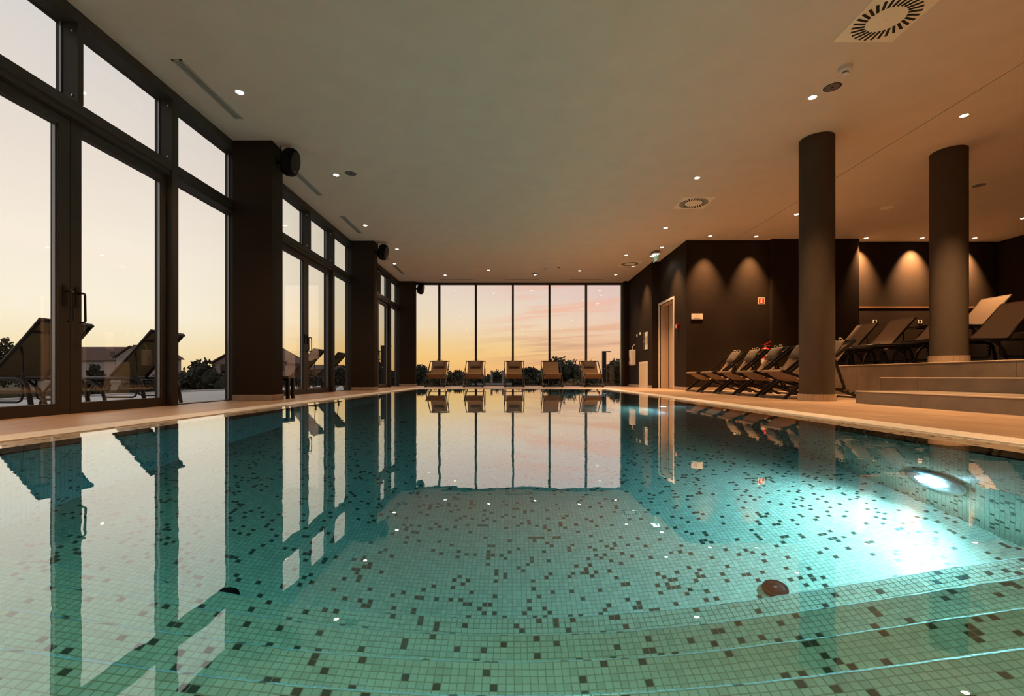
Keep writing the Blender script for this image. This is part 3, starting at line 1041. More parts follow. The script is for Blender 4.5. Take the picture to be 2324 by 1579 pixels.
# ---- black wall speakers on the columns
def wall_speaker(x, y, z, label):
    g = tag(empty('wall_speaker', (x, y, z)), label, 'speaker', 'black speakers on the square columns')
    bm = bmesh.new()
    bmesh.ops.create_uvsphere(bm, u_segments=28, v_segments=18, radius=1)
    for v in bm.verts:
        e = .78
        c = v.co
        c.x = math.copysign(abs(c.x) ** e, c.x); c.y = math.copysign(abs(c.y) ** e, c.y); c.z = math.copysign(abs(c.z) ** .72, c.z)
        c.x *= .118; c.y *= .105; c.z *= .18
        if c.x > .07: c.x = .07 + (c.x - .07) * .35
    me = bpy.data.meshes.new('body'); bm.to_mesh(me); bm.free()
    for p in me.polygons: p.use_smooth = True
    me.materials.append(MATS['black_plastic'])
    o = bpy.data.objects.new('body', me); COL.objects.link(o); o.parent = g
    o.location = (.17, 0, 0); o.rotation_euler = (0, math.radians(10), math.radians(-12))
    MB().lathe([(.09, .079), (.088, .086), (.05, .089)], n=28, axis='X').build('grille', 'handle_metal', o, smooth=True, auto=.7).scale = (1, 1, 1.6)
    MB().box((.088, -.012, -.115), (.091, .012, -.108)).build('badge', 'steel', o)
    MB().box((0, -.035, -.045), (.012, .035, .045)).build('wall_plate', 'black_plastic', g, bevel=.003)
    MB().tube([(.01, 0, 0), (.075, 0, 0)], .022, 12).build('bracket_arm', 'black_plastic', g, smooth=True)
    MB().tube([(.045, 0, .01), (.045, 0, ZC - z - .001)], .006, 8).build('cable', 'black_plastic', g)
wall_speaker(-3.099, 6.09, 3.15, 'black oval speaker on the square column beside the first glass doors')
wall_speaker(-3.099, 10.49, 3.15, 'black oval speaker on the square column before the last glass doors')
wall_speaker(-3.099, 14.84, 3.15, 'black oval speaker on the corner column by the far glass wall')

# ================================================================== RIGHT WALL FITTINGS
# ---- door
door_n += 1
d = struct(empty('door_%d' % door_n, (0, 0, 0)))
fr = MB()
fr.box((3.882, 11.07, DK), (3.93, 11.12, 2.255)); fr.box((3.882, 12.18, DK), (3.93, 12.23, 2.255)); fr.box((3.882, 11.12, 2.20), (3.93, 12.18, 2.255))
fr.build('architrave', 'door_frame_paint', d)
rv = MB()
rv.box((3.93, 12.165, DK), (4.15, 12.18, 2.20)); rv.box((3.93, 11.12, DK), (4.15, 11.135, 2.20)); rv.box((3.93, 11.135, 2.185), (4.15, 12.165, 2.20))
rv.build('reveal', 'door_paint', d)
box('leaf', (4.10, 11.16, DK + .008), (4.145, 12.14, 2.17), 'door_paint', d)
box('gap', (4.145, 11.135, DK), (4.165, 12.165, 2.185), 'door_gap', d)
for z in (.32, .98, 1.30, 1.95):
    MB().lathe([(.012, 0), (.011, -.010)], (4.10, 11.98, z), 12, 'X').build('hinge_screw', 'steel', d)
box('edge_strip', (4.085, 12.02, DK + .008), (4.10, 12.05, 2.17), 'door_gap', d)
box('hinge', (4.085, 11.17, 1.98), (4.10, 11.20, 2.08), 'steel', d)

# ---- fire alarm call point
g = tag(empty('fire_alarm', (3.90, 10.80, 1.50)), 'small red fire alarm call point on the wall beside the door', 'fire alarm')
MB().box((-.055, -.05, -.05), (0, .05, .05)).build('housing', 'red_paint', g, bevel=.006)
MB().box((-.0565, -.034, -.034), (-.0545, .034, .030)).build('front_plate', 'sign_white', g)
MB().lathe([(.011, 0), (.010, -.004)], (-.056, 0, 0), 14, 'X').build('button', 'sign_ink', g)

# ---- direction sign
g = tag(empty('direction_sign', (4.135, 10.31, 1.665)), 'small cream wall sign with an arrow and the words OLEA SPA', 'sign')
MB().box((-.128, -.018, -.063), (.128, 0, .063)).build('plate', 'sign_white', g, bevel=.002)
text_mesh('lettering', 'OLEA SPA', .030, 'sign_ink', g, (.0, -.0190, -.040), (PI / 2, 0, 0), .0006)
ar = MB()
ar.prism([(-.011, -.0180, .026), (.011, -.0180, .026), (0, -.0180, .043)], (0, -.0016, 0))
ar.box((-.0028, -.0196, -.008), (.0028, -.018, .027))
ar.build('arrow', 'sign_ink', g)

# ---- extinguisher sign
g = tag(empty('extinguisher_sign', (5.575, 10.31, 2.015)), 'square red sign showing a white fire extinguisher', 'sign')
MB().box((-.073, -.006, -.073), (.073, 0, .073)).build('border', 'sign_white', g)
MB().box((-.060, -.008, -.060), (.060, -.005, .060)).build('field', 'red_sign', g)
ic = MB()
ic.box((-.018, -.0095, -.050), (.018, -.0078, .012)); ic.box((-.009, -.0095, .012), (.009, -.0078, .030)); ic.box((-.024, -.0095, .026), (.026, -.0078, .036)); ic.box((-.004, -.0095, .036), (.012, -.0078, .046))
ic.build('pictogram', 'sign_white', g)

# ---- first aid dispenser on the wall
g = tag(empty('first_aid_box', (3.72, 13.95, .66)), 'white wall box with a coloured front panel and curved pipe', 'first aid box')
MB().box((-.155, -.11, 0), (0, .11, .47)).build('case', 'white_plastic', g, bevel=.025)
MB().box((-.160, -.075, .25), (-.153, .075, .43)).build('upper_label', 'label_cream', g)
MB().box((-.162, -.045, .22), (-.153, .045, .27)).build('green_label', 'green_sign', g)
MB().box((-.162, -.06, .13), (-.153, .06, .20)).build('grey_label', 'speaker_grille', g)
MB().box((-.176, -.05, .03), (-.153, .05, .09)).build('red_tap', 'red_paint', g, bevel=.01)
MB().prism([(-.12, -.112, .02), (-.075, -.112, .16), (-.070, -.112, .36), (-.082, -.112, .36), (-.086, -.112, .165), (-.130, -.112, .03)], (0, .004, 0)).build('side_rib', 'white_plastic', g)
MB().tube([(-.08, 0, .46), (-.078, 0, .53), (-.065, 0, .58), (-.035, 0, .61), (0, 0, .625)], .011, 10).build('pipe', 'white_plastic', g, smooth=True)

# ---- switches
for y, z, lb in ((13.70, 1.54, 'white wall switch nearest the first aid box'), (13.36, 1.565, 'white wall switch nearest the small wall niche')):
    g = tag(empty('wall_switch', (3.72, y, z)), lb, 'switch', 'white switches on the dark wall')
    MB().box((-.012, -.042, -.042), (0, .042, .042)).build('plate', 'white_plastic', g, bevel=.003)
    MB().box((-.017, -.026, -.028), (-.011, .026, .028)).build('rocker', 'label_cream', g, bevel=.002)
# ---- niche
g = tag(empty('wall_niche', (3.72, 12.85, 1.06)), 'small dark framed wall hatch with a bright glazed front', 'hatch')
MB().box((-.006, -.25, 0), (0, .25, .51)).build('frame', 'niche_dark', g)
MB().box((-.010, -.235, .015), (-.005, .03, .495)).build('glazing', 'niche_pane', g)
MB().box((-.012, -.235, .15), (-.0095, .03, .38)).build('poster', 'door_paint', g)
MB().lathe([(.010, 0), (.009, -.014)], (-.006, .10, .25), 12, 'X').build('knob', 'steel', g)
# ---- access panel
g = tag(empty('access_panel', (3.72, 13.0, DK)), 'cream metal access panel low on the dark wall', 'panel')
MB().box((-.03, -.40, 0), (0, .40, .73)).build('frame', 'door_frame_paint', g, bevel=.003)
MB().box((-.034, -.36, .06), (-.029, .36, .69)).build('cover', 'cream_panel', g, bevel=.002)
MB().box((-.0345, -.36, .155), (-.0338, .36, .160)).build('seam', 'door_paint', g)
MB().lathe([(.008, 0), (.008, -.006)], (-.034, 0, .655), 12, 'X').build('lock', 'sign_ink', g)
MB().lathe([(.008, 0), (.008, -.012)], (0, -.53, .45), 10, 'X').build('stop', 'sign_ink', g)

# ---- fire extinguisher
g = tag(empty('fire_extinguisher', (5.60, 10.19, Z3)), 'red fire extinguisher in the corner behind the deck chairs', 'fire extinguisher')
MB().lathe([(.085, 0), (.090, .012), (.090, .36), (.084, .40), (.062, .435), (.030, .45)], n=32).build('cylinder', 'red_paint', g, smooth=True, auto=.8)
MB().lathe([(.0905, .10), (.0912, .10), (.0912, .205), (.0905, .205)], n=32).build('lower_label', 'sign_white', g, smooth=True, auto=.6)
MB().lathe([(.0905, .27), (.0912, .27), (.0912, .345), (.0905, .345)], n=32).build('upper_label', 'sign_white', g, smooth=True, auto=.6)
MB().lathe([(.0913, .235), (.0913, .25), (.0905, .25)], n=32).build('label_stripe', 'sign_ink', g)
MB().lathe([(.024, .445), (.024, .475), (.016, .480), (.016, .51)], n=16).build('valve', 'steel', g)
MB().bar((-.03, 0, .51), (.12, 0, .585), .022, .012).build('lever', 'red_paint', g)
MB().bar((-.02, 0, .495), (.11, 0, .50), .022, .010).build('carry_handle', 'red_paint', g)
MB().tube([(-.015, 0, .495), (-.075, 0, .50), (-.11, 0, .47), (-.118, 0, .40), (-.115, .0, .15), (-.112, 0, .10)], .011, 10).build('hose', 'black_plastic', g, smooth=True)

# ---- socket frames above the loungers
for x, lb in ((8.18, 'square white socket frame on the back wall nearer the spotlit pilaster'), (9.20, 'square white socket frame on the back wall next to the round column')):
    g = tag(empty('wall_socket', (x, 10.395, 1.56)), lb, 'socket', 'sockets on the lounge wall')
    f = MB(); s = .042; t = .014
    f.box((-s, -.010, -s), (s, 0, -s + t)); f.box((-s, -.010, s - t), (s, 0, s)); f.box((-s, -.010, -s + t), (-s + t, 0, s - t)); f.box((s - t, -.010, -s + t), (s, 0, s - t))
    f.build('frame', 'white_plastic', g)
    MB().box((-s + t, -.004, -s + t), (s - t, 0, s - t)).build('insert', 'niche_dark', g)

# ================================================================== FURNITURE
def deck_chair(name, pillow=True):
    g = empty(name)
    fm = 'chair_frame'
    for s in (-1, 1):
        MB().bar((.0, .30 * s, .022), (.95, .30 * s, .80), .022, .040).build('main_rail', fm, g)
        MB().bar((.0, .265 * s, .385), (1.06, .265 * s, .022), .020, .036).build('seat_rail', fm, g)
        MB().bar((.655, .318 * s, .565), (.80, .318 * s, .145), .014, .032).build('prop', fm, g)
        MB().lathe([(.014, -.004), (.014, .004)], (.665, .326 * s, .555), 10, 'Y').build('bolt', 'steel', g)
        MB().box((-.02, .275 * s - .03, 0), (.03, .275 * s + .03, .012)).build('foot', 'black_plastic', g)
        MB().box((1.03, .24 * s - .03, 0), (1.08, .24 * s + .03, .012)).build('foot', 'black_plastic', g)
    MB().box((.925, -.31, .785), (.965, .31, .815)).build('head_bar', fm, g, bevel=.004)
    MB().box((-.02, -.31, .010), (.02, .31, .036)).build('floor_bar', fm, g, bevel=.004)
    MB().box((-.022, -.29, .370), (.022, .29, .400)).build('seat_bar', fm, g, bevel=.004)
    MB().box((1.04, -.275, .010), (1.08, .275, .036)).build('rear_bar', fm, g, bevel=.004)
    MB().box((.79, -.32, .130), (.815, .32, .155)).build('prop_bar', fm, g, bevel=.003)
    for s in (-1, 1):
        for k in range(3):
            x = .80 + k * .07
            MB().box((x, .265 * s - .010, .385 - x * .3425 + .018), (x + .022, .265 * s + .010, .385 - x * .3425 + .040)).build('notch', fm, g)
    path = [(.948, .818), (.935, .79), (.87, .685), (.78, .555), (.68, .43), (.57, .325), (.46, .265), (.34, .245), (.22, .27), (.11, .33), (.02, .402), (-.022, .398), (-.024, .372)]
    # round the sag with a Catmull-Rom pass
    fine = []
    for i in range(len(path) - 1):
        p0, p1, p2, p3 = path[max(i - 1, 0)], path[i], path[i + 1], path[min(i + 2, len(path) - 1)]
        for k in range(3):
            t = k / 3
            fine.append(tuple(.5 * ((2 * p1[a]) + (-p0[a] + p2[a]) * t + (2 * p0[a] - 5 * p1[a] + 4 * p2[a] - p3[a]) * t * t + (-p0[a] + 3 * p1[a] - 3 * p2[a] + p3[a]) * t ** 3) for a in (0, 1)))
    fine.append(path[-1])
    MB().sheet(fine, -.245, .245, .005).build('sling', 'sling_fabric', g, smooth=True, auto=.9)
    if pillow:
        bm = bmesh.new()
        bmesh.ops.create_cube(bm, size=1)
        bmesh.ops.subdivide_edges(bm, edges=bm.edges[:], cuts=5, use_grid_fill=True)
        for v in bm.verts:
            x, y, z = v.co * 2
            th = (1 - abs(x) ** 3.0) ** .5 * (1 - abs(y) ** 5) ** .5 if abs(x) < 1 and abs(y) < 1 else 0.0
            v.co = (x * .125, y * .17, z * (.006 + .034 * th))
        me = bpy.data.meshes.new('pillow'); bm.to_mesh(me); bm.free()
        for p in me.polygons: p.use_smooth = True
        me.materials.append(MATS['pillow_fabric'])
        o = bpy.data.objects.new('pillow', me); COL.objects.link(o); o.parent = g
        o.location = (.835, 0, .712)
        o.rotation_euler = (0, -math.atan2(.155, .105), 0)
        for y in (-.075, .075):
            MB().tube([(.112, y, .005), (.150, y, .030), (.165, y, .005), (.155, y, -.035), (.10, y, -.04)], .006, 8).build('strap', 'label_cream', o, smooth=True)
    return g
FARX = [(-2.31, 'sling deck chair by the far glass wall, nearest the corner column with a speaker'),
        (-1.16, 'sling deck chair by the far glass wall, second from the corner column with a speaker'),
        (.07, 'middle sling deck chair of the five by the far glass wall'),
        (1.23, 'sling deck chair without a pillow by the far glass wall'),
        (2.45, 'sling deck chair by the far glass wall, nearest the outdoor shower')]
proto_p = deck_chair('deck_chair')
proto_n = None
for i, (x, lb) in enumerate(FARX):
    if i == 3:
        c = proto_n = deck_chair('deck_chair', pillow=False)
    else:
        c = proto_p if i == 0 else copy_tree(proto_p)
    c.location = (x, 13.80, DK)
    c.rotation_euler = (0, 0, PI / 2)
    tag(c, lb, 'deck chair', 'deck chairs in front of the far glass wall')
YR = [(9.15, 'dark framed deck chair, next to the wall with the spa sign'), (8.42, 'dark framed deck chair, second from the wall with the spa sign'),
      (7.68, 'dark framed deck chair, middle of the row before the lounge platform'), (6.97, 'dark framed deck chair, second from the round column'),
      (6.24, 'dark framed deck chair partly hidden by the round column')]
for y, lb in YR:
    c = copy_tree(proto_p)
    c.location = (3.70, y + .31, DK)
    c.rotation_euler = (0, 0, 0)
    tag(c, lb, 'deck chair', 'deck chairs in a row before the lounge platform')
# keep the last chair clear of the round column behind it
bpy.data.objects['round_column'].location = (3.92, 5.93, DK)

def lounger(name, fabric):
    g = empty(name)
    fm = 'chair_frame'
    H = .33
    for s in (-1, 1):
        y = .30 * s
        MB().tube([(.20, y, H), (1.50, y, H), (1.555, y, H - .012), (1.59, y, H - .05), (1.61, y, H - .12), (1.65, y, .0)], .021, 10).build('side_rail', fm, g, smooth=True)
        MB().tube([(.70, y, H - .02), (.56, y, H - .035), (.48, y, H - .10), (.43, y, .17), (.38, y, .0)], .019, 10).build('leg', fm, g, smooth=True)
        MB().tube([(.86, y, H - .02), (1.00, y, H - .035), (1.08, y, H - .10), (1.13, y, .17), (1.18, y, .0)], .019, 10).build('leg', fm, g, smooth=True)
        yi = y - .030 * s
        MB().tube([(1.10, yi, H - .02), (1.10, yi, .15), (1.115, yi, .115), (1.15, yi, .10), (1.47, yi, .10), (1.505, yi, .115), (1.52, yi, .15), (1.52, yi, H + .10)], .011, 8).build('support_loop', fm, g, smooth=True)
        rk = MB()
        for k in range(6):
            z = .15 + k * .047
            rk.box((1.485, yi - .006, z), (1.52, yi + .006, z + .010)); rk.box((1.485, yi - .006, z), (1.492, yi + .006, z + .022))
        rk.build('notch_rack', fm, g)
        MB().tube([(1.20, .272 * s, H + .012), (1.70, .272 * s, H + .57)], .017, 10).build('back_rail', fm, g, smooth=True)
        MB().tube([(1.49, .250 * s, H + .31), (1.52, .250 * s, H - .06)], .009, 8).build('back_prop', fm, g, smooth=True)
    MB().tube([(.20, -.31, H), (.20, .31, H)], .021, 10).build('foot_bar', fm, g, smooth=True)
    MB().tube([(1.20, -.30, H), (1.20, .30, H)], .016, 10).build('cross_bar', fm, g, smooth=True)
    MB().tube([(.56, -.30, H - .04), (.56, 0, H - .075), (.56, .30, H - .04)], .014, 8).build('cross_bar', fm, g, smooth=True)
    MB().tube([(1.70, -.285, H + .57), (1.70, .285, H + .57)], .018, 10).build('head_bar', fm, g, smooth=True)
    MB().tube([(1.615, -.27, H + .455), (1.615, .27, H + .455)], .012, 8).build('back_stretcher', fm, g, smooth=True)
    MB().box((.545, -.035, H - .062), (.557, .035, H - .040)).build('care_tag', 'label_cream', g)
    MB().sheet([(.21, H + .020), (.45, H + .014), (.8, H + .014), (1.19, H + .020)], -.285, .285, .005).build('seat_sling', fabric, g)
    MB().sheet([(1.195, H + .030), (1.36, H + .206), (1.53, H + .396), (1.70, H + .592)], -.283, .283, .005).build('back_sling', fabric, g)
    return g
lp = lounger('sun_lounger', 'lounger_fabric')
LG = [(5.80, 6.79, Z3, 'brown sling sun lounger on the platform just past the round column'),
      (5.80, 7.82, Z3, 'brown sling sun lounger on the platform half hidden behind the round column'),
      (5.80, 8.84, Z3, 'brown sling sun lounger on the platform, second from the back wall'),
      (5.80, 9.72, Z3, 'brown sling sun lounger on the platform, next to the back wall'),
      (7.90, 9.14, Z4, 'brown sling sun lounger on the upper tier by the wooden wall strip')]
for i, (x, y, z, lb) in enumerate(LG):
    c = lp if i == 0 else copy_tree(lp)
    c.location = (x, y, z)
    tag(c, lb, 'sun lounger', 'sun loungers on the raised platform')
TZ = -.03
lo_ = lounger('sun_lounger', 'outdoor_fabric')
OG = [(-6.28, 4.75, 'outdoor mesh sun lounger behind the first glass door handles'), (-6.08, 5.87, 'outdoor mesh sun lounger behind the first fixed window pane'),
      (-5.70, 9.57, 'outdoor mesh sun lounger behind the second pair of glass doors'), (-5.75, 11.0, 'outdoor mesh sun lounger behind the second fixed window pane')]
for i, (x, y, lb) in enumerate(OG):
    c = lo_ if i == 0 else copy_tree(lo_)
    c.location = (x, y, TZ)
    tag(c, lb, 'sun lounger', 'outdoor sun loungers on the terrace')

# ---- low side table behind the first column
g = tag(empty('side_table', (-3.33, 6.53, DK)), 'low dark side table behind the square column', 'side table')
MB().box((-.21, -.10, .285), (.21, .10, .315)).build('tabletop', 'table_top', g, bevel=.003)
for sx in (-1, 1):
    for sy in (-1, 1):
        MB().box((.19 * sx - .02, .075 * sy - .02, 0), (.19 * sx + .02, .075 * sy + .02, .285)).build('leg', 'chair_frame', g)
MB().box((-.19, -.012, .25), (.19, .012, .285)).build('brace', 'chair_frame', g)

# ================================================================== OUTDOORS
gm = MB()
gm.box((-260, -60, -.9), (-3.85, 320, -.62)); gm.box((11.2, -60, -.9), (200, 320, -.62))
gm.box((-3.85, 15.1, -.9), (11.2, 320, -.62)); gm.box((-3.85, -60, -.9), (11.2, -3.05, -.62))
struct(gm.build('ground', 'soil'))
tm = MB()
tm.box((-7.8, -6, -.30), (-3.85, 17.3, TZ)); tm.box((-3.85, 15.1, -.30), (9.0, 17.3, TZ))
terrace = struct(tm.build('terrace', 'terrace_stone'))
te = MB()
te.box((-7.95, -6, -.30), (-7.8, 17.45, TZ + .012)); te.box((-7.8, 17.3, -.30), (9.0, 17.45, TZ + .012))
te.build('terrace_coping', 'terrace_edge', terrace)
tb = MB()
tb.box((-7.8, -6, TZ), (-7.35, 17.3, TZ + .003)); tb.box((-7.35, 16.9, TZ), (9.0, 17.3, TZ + .003))
tb.build('terrace_channel', 'terrace_band', terrace)

def leaf_cloud(blobs, n, size, seed, mb=None):
    r = random.Random(seed)
    mb = mb or MB()
    wsum = sum(b[3] * b[4] * b[5] for b in blobs)
    for (cx_, cy_, cz_, rx, ry, rz_) in blobs:
        k = max(20, int(n * rx * ry * rz_ / wsum))
        for _ in range(k):
            while True:
                p = Vector((r.uniform(-1, 1), r.uniform(-1, 1), r.uniform(-1, 1)))
                if .25 < p.length < 1: break
            p = p.normalized() * (.55 + .5 * r.random() ** .6)
            c = Vector((cx_ + p.x * rx, cy_ + p.y * ry, cz_ + p.z * rz_))
            a = Vector((r.gauss(0, 1), r.gauss(0, 1), r.gauss(0, 1))).normalized()
            b_ = a.orthogonal().normalized()
            s = size * r.uniform(.6, 1.4)
            mb.add([c - a * s, c + b_ * s * .45, c + a * s, c - b_ * s * .45], [(0, 1, 2, 3)])
    return mb
def core_blobs(blobs, k=.72):
    mb = MB()
    r = random.Random(5)
    for (cx_, cy_, cz_, rx, ry, rz_) in blobs:
        bm = bmesh.new(); bmesh.ops.create_icosphere(bm, subdivisions=2, radius=1)
        vs_ = [(cx_ + v.co.x * rx * k * r.uniform(.85, 1.15), cy_ + v.co.y * ry * k * r.uniform(.85, 1.15), cz_ + v.co.z * rz_ * k * r.uniform(.85, 1.15)) for v in bm.verts]
        bm.verts.ensure_lookup_table()
        fs = [tuple(v.index for v in f.verts) for f in bm.faces]
        bm.free()
        mb.add(vs_, fs)
    return mb
GZ = -.62
def plant(name, label, cat, x, y, blobs, n, size, mat, seed, group, stem_r=.12, core=True):
    g = tag(empty(name, (x, y, GZ)), label, cat, group)
    bl = [(b[0], b[1], b[2] - GZ, b[3], b[4], b[5]) for b in blobs]
    f = leaf_cloud(bl, n, size, seed)
    if core:
        cbm = core_blobs(bl)
        f.add(cbm.v, cbm.f)
    f.build('foliage', mat, g)
    top = max(b[2] for b in bl)
    st = MB()
    for b in bl[:4]:
        st.tube([(0, 0, 0), (b[0] * .3, b[1] * .3, b[2] * .45), (b[0], b[1], b[2])], [stem_r, stem_r * .7, stem_r * .3], 6)
    st.build('trunk', 'bark', g)
    return g
R = random.Random(11)
def clump(w_, h, n, base=.1, dep=None):
    """blobs for a rounded crown w_ wide and h high above base"""
    out = []
    for k in range(n):
        t = (k + .5) / n * 2 - 1
        hh = h * (1 - .45 * t * t) * R.uniform(.8, 1.0)
        out.append((t * w_ * .42, R.uniform(-.2, .2) * w_, base + hh * .52, w_ / n * 1.15, (dep or w_ * .3), hh * .5))
    return out
TG = 'trees beyond the far glass wall'
def px(u, Y): return (u - 1162) / 1046 * Y
def pz(v, Y): return CAM_Z - (v - 854.5) / 1046 * Y
# far trees and bushes (y distance, u centre, width px, top v)
FT = [('tree', 'rounded dark tree beyond the first far window pane', 958, 46, 824, 42, 'leaf_dark', 5),
      ('tree', 'broad dark tree with a bumpy crown beyond the far glass wall', 1275, 125, 806, 45, 'leaf_dark', 9),
      ('tree', 'low dark tree sloping down left of the broad tree', 1200, 60, 829, 52, 'leaf_dark', 5),
      ('tree', 'dark upright tree behind the outdoor shower', 1397, 44, 806, 38, 'leaf_olive', 4),
      ('shrub', 'loose feathery bush behind the second far deck chair', 1035, 64, 838, 30, 'leaf_olive', 6),
      ('shrub', 'dark bush behind the middle far deck chair', 1128, 52, 840, 32, 'leaf_dark', 5),
      ('shrub', 'low dark bush beside the broad tree', 1182, 46, 841, 34, 'leaf_dark', 4),
      ('shrub', 'dark bush below the broad tree trunk', 1330, 60, 838, 33, 'leaf_dark', 5),
      ('shrub', 'pale tufted grass bush near the terrace edge', 1305, 34, 852, 22, 'leaf_pale', 3),
      ('shrub', 'dark low bush behind the first far deck chair', 985, 50, 842, 28, 'leaf_dark', 5)]
for i, (nm, lb, u, wpx, vt, Y, mt_, nb) in enumerate(FT):
    wm = wpx / 1046 * Y
    h = pz(vt, Y) - GZ
    plant('garden_' + nm, lb, nm, px(u, Y), Y, clump(wm, h, nb, GZ), 1500 if nm == 'tree' else 900, .0045 * Y, mt_, 40 + i, TG, .1 if nm == 'tree' else .05)
LGp = 'trees and bushes beyond the terrace'
LT = [('tree', 'sparse leafy tree left of the tiled roof house', 8, 70, 752, 40, 'leaf_olive', 4, False),
      ('shrub', 'dark bush in front of the tiled roof house', 212, 50, 822, 16, 'leaf_dark', 4, True),
      ('tree', 'bushy tree with the sunset glinting through its crown', 448, 66, 803, 24, 'leaf_olive', 5, False),
      ('shrub', 'dense dark hedge bush below the glinting tree', 470, 130, 815, 20, 'leaf_dark', 9, True),
      ('shrub', 'dark hedge bush by the terrace edge behind the loungers', 330, 120, 838, 15, 'leaf_dark', 8, True),
      ('shrub', 'dark hedge bush behind the second pair of glass doors', 690, 90, 838, 26, 'leaf_dark', 7, True),
      ('shrub', 'dark bush behind the fixed pane of the second bay', 775, 50, 832, 34, 'leaf_dark', 5, True),
      ('tree', 'dark thin tree behind the shower post', 862, 40, 818, 40, 'leaf_dark', 4, True),
      ('shrub', 'dark hedge bush near the corner column', 890, 60, 841, 34, 'leaf_dark', 6, True)]
for i, (nm, lb, u, wpx, vt, Y, mt_, nb, co) in enumerate(LT):
    wm = wpx / 1046 * Y
    h = pz(vt, Y) - GZ
    plant('garden_' + nm, lb, nm, px(u, Y), Y, clump(wm, h, nb, GZ), 1300, .0045 * Y + .01, mt_, 80 + i, LGp, .08, co)

# distant hedge line closing the horizon: single long hedges
for lb, x0, x1, y, h in (('long dark hedge along the far horizon', -22, 45, 62, .95), ('long dark hedge far behind the houses', -150, -40, 95, 1.3)):
    bl = []
    x = x0
    while x < x1:
        hh = h * R.uniform(.75, 1.15)
        bl.append((x - (x0 + x1) / 2, R.uniform(-.5, .5), GZ + hh * .6, 1.9, 1.5, hh * .75)); x += 2.4
    plant('garden_hedge', lb, 'hedge', (x0 + x1) / 2, y, bl, 2600, .26, 'leaf_dark', 300 + int(y), LGp, .1)

# stones by the terrace edge
rs = random.Random(21)
for i in range(7):
    Y = 17.9 + .37 * i
    x = rs.uniform(-2.6, .2) if i < 6 else rs.uniform(2.2, 3.4)
    bm = bmesh.new(); bmesh.ops.create_icosphere(bm, subdivisions=2, radius=1)
    sx, sy, sz = rs.uniform(.12, .26), rs.uniform(.12, .22), rs.uniform(.08, .16)
    for v in bm.verts:
        v.co = Vector((v.co.x * sx, v.co.y * sy, v.co.z * sz)) * rs.uniform(.82, 1.15)
    me = bpy.data.meshes.new('rock'); bm.to_mesh(me); bm.free()
    me.materials.append(MATS['stone_grey'])
    o = bpy.data.objects.new('rock', me); COL.objects.link(o); o.location = (x, Y, -.20)
    tag(o, 'pale grey rock in the bed beyond the terrace edge', 'rock', 'rocks beyond the terrace')
struct(box('planting_bed', (-20, 17.5, -.62), (20, 22, -.20), 'soil'))

# outdoor shower columns
def shower(x, y, label, h=2.1, z=-.3):
    g = tag(empty('outdoor_shower', (x, y, z)), label, 'shower', 'outdoor shower columns')
    MB().box((-.12, -.08, 0), (.12, .08, h + .26)).build('post', 'chair_frame', g, bevel=.01)
    MB().box((-.12, -.08, h + .26), (.42, .08, h + .31)).build('arm', 'chair_frame', g, bevel=.008)
    MB().box((.22, -.07, h + .245), (.41, .07, h + .26)).build('shower_head', 'steel', g)
    MB().lathe([(.03, 0), (.03, -.05)], (0, -.08, 1.1), 14, 'Y').build('tap', 'steel', g)
shower(px(1371, 28), 28, 'tall dark outdoor shower column beyond the far glass wall', pz(797, 28) - .0)
shower(px(870, 24), 24, 'tall dark outdoor shower column behind the last pair of glass doors', pz(784, 24) - .0)
g = tag(empty('bench', (px(1128, 24), 24, -.25)), 'weathered pale garden frame with two posts beyond the terrace', 'garden frame')
for x in (-.28, .30):
    MB().box((x - .05, -.05, 0), (x + .05, .05, .9)).build('post', 'stone_grey', g)
MB().box((-.6, -.2, .12), (.8, .2, .24)).build('seat_plank', 'stone_grey', g)

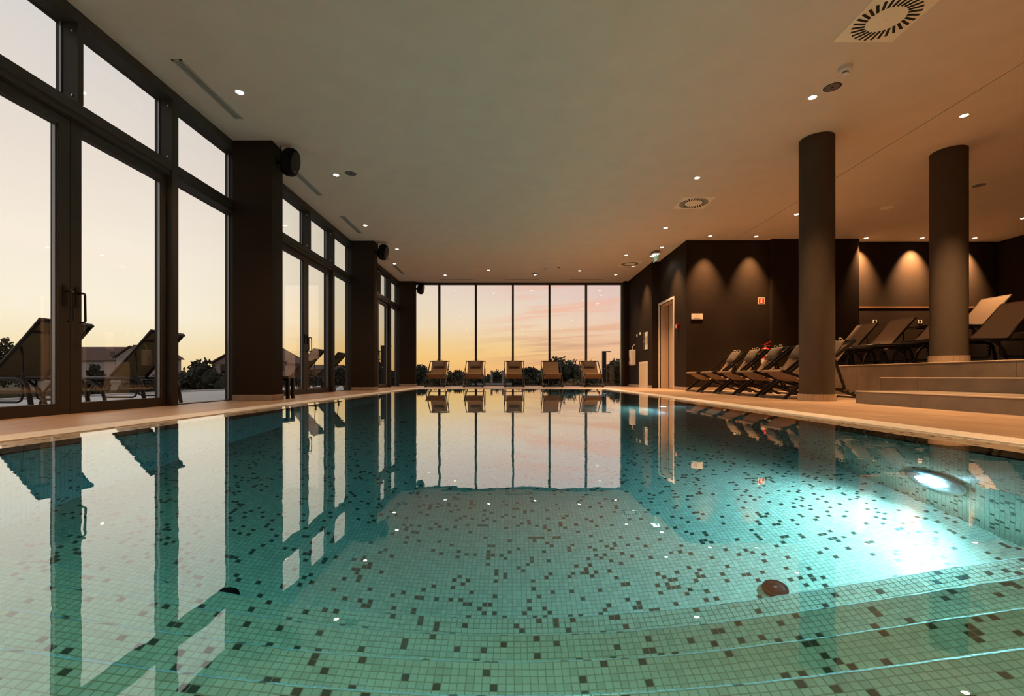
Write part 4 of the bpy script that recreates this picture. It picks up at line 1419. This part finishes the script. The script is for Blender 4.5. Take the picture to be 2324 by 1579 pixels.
# houses
def house(label, x0, x1, y0, y1, ze_, zr, wallm, ridge='X', extra=None):
    cx_, cy_ = (x0 + x1) / 2, (y0 + y1) / 2
    g = tag(empty('house', (cx_, cy_, GZ)), label, 'house', 'houses beyond the terrace')
    a, b_, c, d_ = x0 - cx_, x1 - cx_, y0 - cy_, y1 - cy_
    e, r_ = ze_ - GZ, zr - GZ
    wm_ = MB().box((a, c, 0), (b_, d_, e))
    o = .35
    rf = MB()
    if ridge == 'X':
        for x in (a, b_):
            wm_.prism([(x - .05, c, e), (x - .05, d_, e), (x - .05, 0, r_ - .1)], (.1, 0, 0))
        rf.prism([(a - o, c - o, e - .1), (a - o, 0, r_), (a - o, 0, r_ + .15), (a - o, c - o, e + .05)], (b_ - a + 2 * o, 0, 0))
        rf.prism([(a - o, d_ + o, e - .1), (a - o, 0, r_), (a - o, 0, r_ + .15), (a - o, d_ + o, e + .05)], (b_ - a + 2 * o, 0, 0))
    else:
        wm_.prism([(a, c - .05, e), (b_, c - .05, e), (0, c - .05, r_ - .1)], (0, .1, 0))
        rf.prism([(a - o, c - o, e - .1), (0, c - o, r_), (0, c - o, r_ + .15), (a - o, c - o, e + .05)], (0, d_ - c + 2 * o, 0))
        rf.prism([(b_ + o, c - o, e - .1), (0, c - o, r_), (0, c - o, r_ + .15), (b_ + o, c - o, e + .05)], (0, d_ - c + 2 * o, 0))
    wm_.build('wall', wallm, g)
    rf.build('roof', 'house_roof', g)
    for (wx, wz, ww, wh) in (extra or []):
        w_ = MB().box((wx - cx_ - ww / 2, c - .03, wz - GZ), (wx - cx_ + ww / 2, c + .05, wz - GZ + wh)).build('window', 'house_window', g)
        MB().box((wx - cx_ - ww / 2 - .08, c - .06, wz - GZ - .12), (wx - cx_ + ww / 2 + .08, c - .01, wz - GZ)).build('sill', 'house_wall_white', w_)
    return g
hs = house('low house with a long tiled roof and chimney', px(100, 75), px(262, 75), 75, 83, pz(818, 75), pz(789, 79), 'house_wall_white', 'X', [(px(215, 75), 1.2, 1.0, 1.1)])
MB().box((px(272, 75) - hs.location.x - .5, -.6, 4.6), (px(272, 75) - hs.location.x + .5, .6, pz(783, 79) - GZ)).build('chimney', 'house_wall', hs)
MB().box((px(272, 75) - hs.location.x - .62, -.7, pz(783, 79) - GZ - .15), (px(272, 75) - hs.location.x + .62, .7, pz(783, 79) - GZ)).build('chimney_cap', 'house_roof', hs)
house('white gabled house wing with a small dark window', px(264, 74), px(330, 74), 74, 82, pz(812, 76), pz(788, 76), 'house_wall_white', 'Y', [(px(279, 76), pz(811, 76), .7, .8)])
house('pinkish gabled house behind the glinting tree', px(485, 55), px(648, 55), 55, 61.2, pz(824, 55), pz(777, 55), 'house_wall', 'Y', [(px(507, 55), .9, .7, .9), (px(640, 55), .9, .4, .8)])
house('low dark roofed house behind the second pair of glass doors', px(672, 70), px(758, 70), 70, 76, pz(838, 68), pz(829, 71), 'house_wall_white', 'X', [(px(709, 68), .3, .6, .7)])


# downlights reach the pool tiles through the water surface
for o in bpy.data.objects:
    if o.type == 'LIGHT' and o.name.startswith('lamp') and o.data.type == 'SPOT':
        o.data.cycles.is_caustics_light = True
    if o.type == 'MESH' and (o.name.startswith(('pool_floor', 'pool_wall', 'pool_lip')) or (o.parent and o.parent.name.startswith('pool_step'))):
        o.cycles.is_caustics_receiver = True
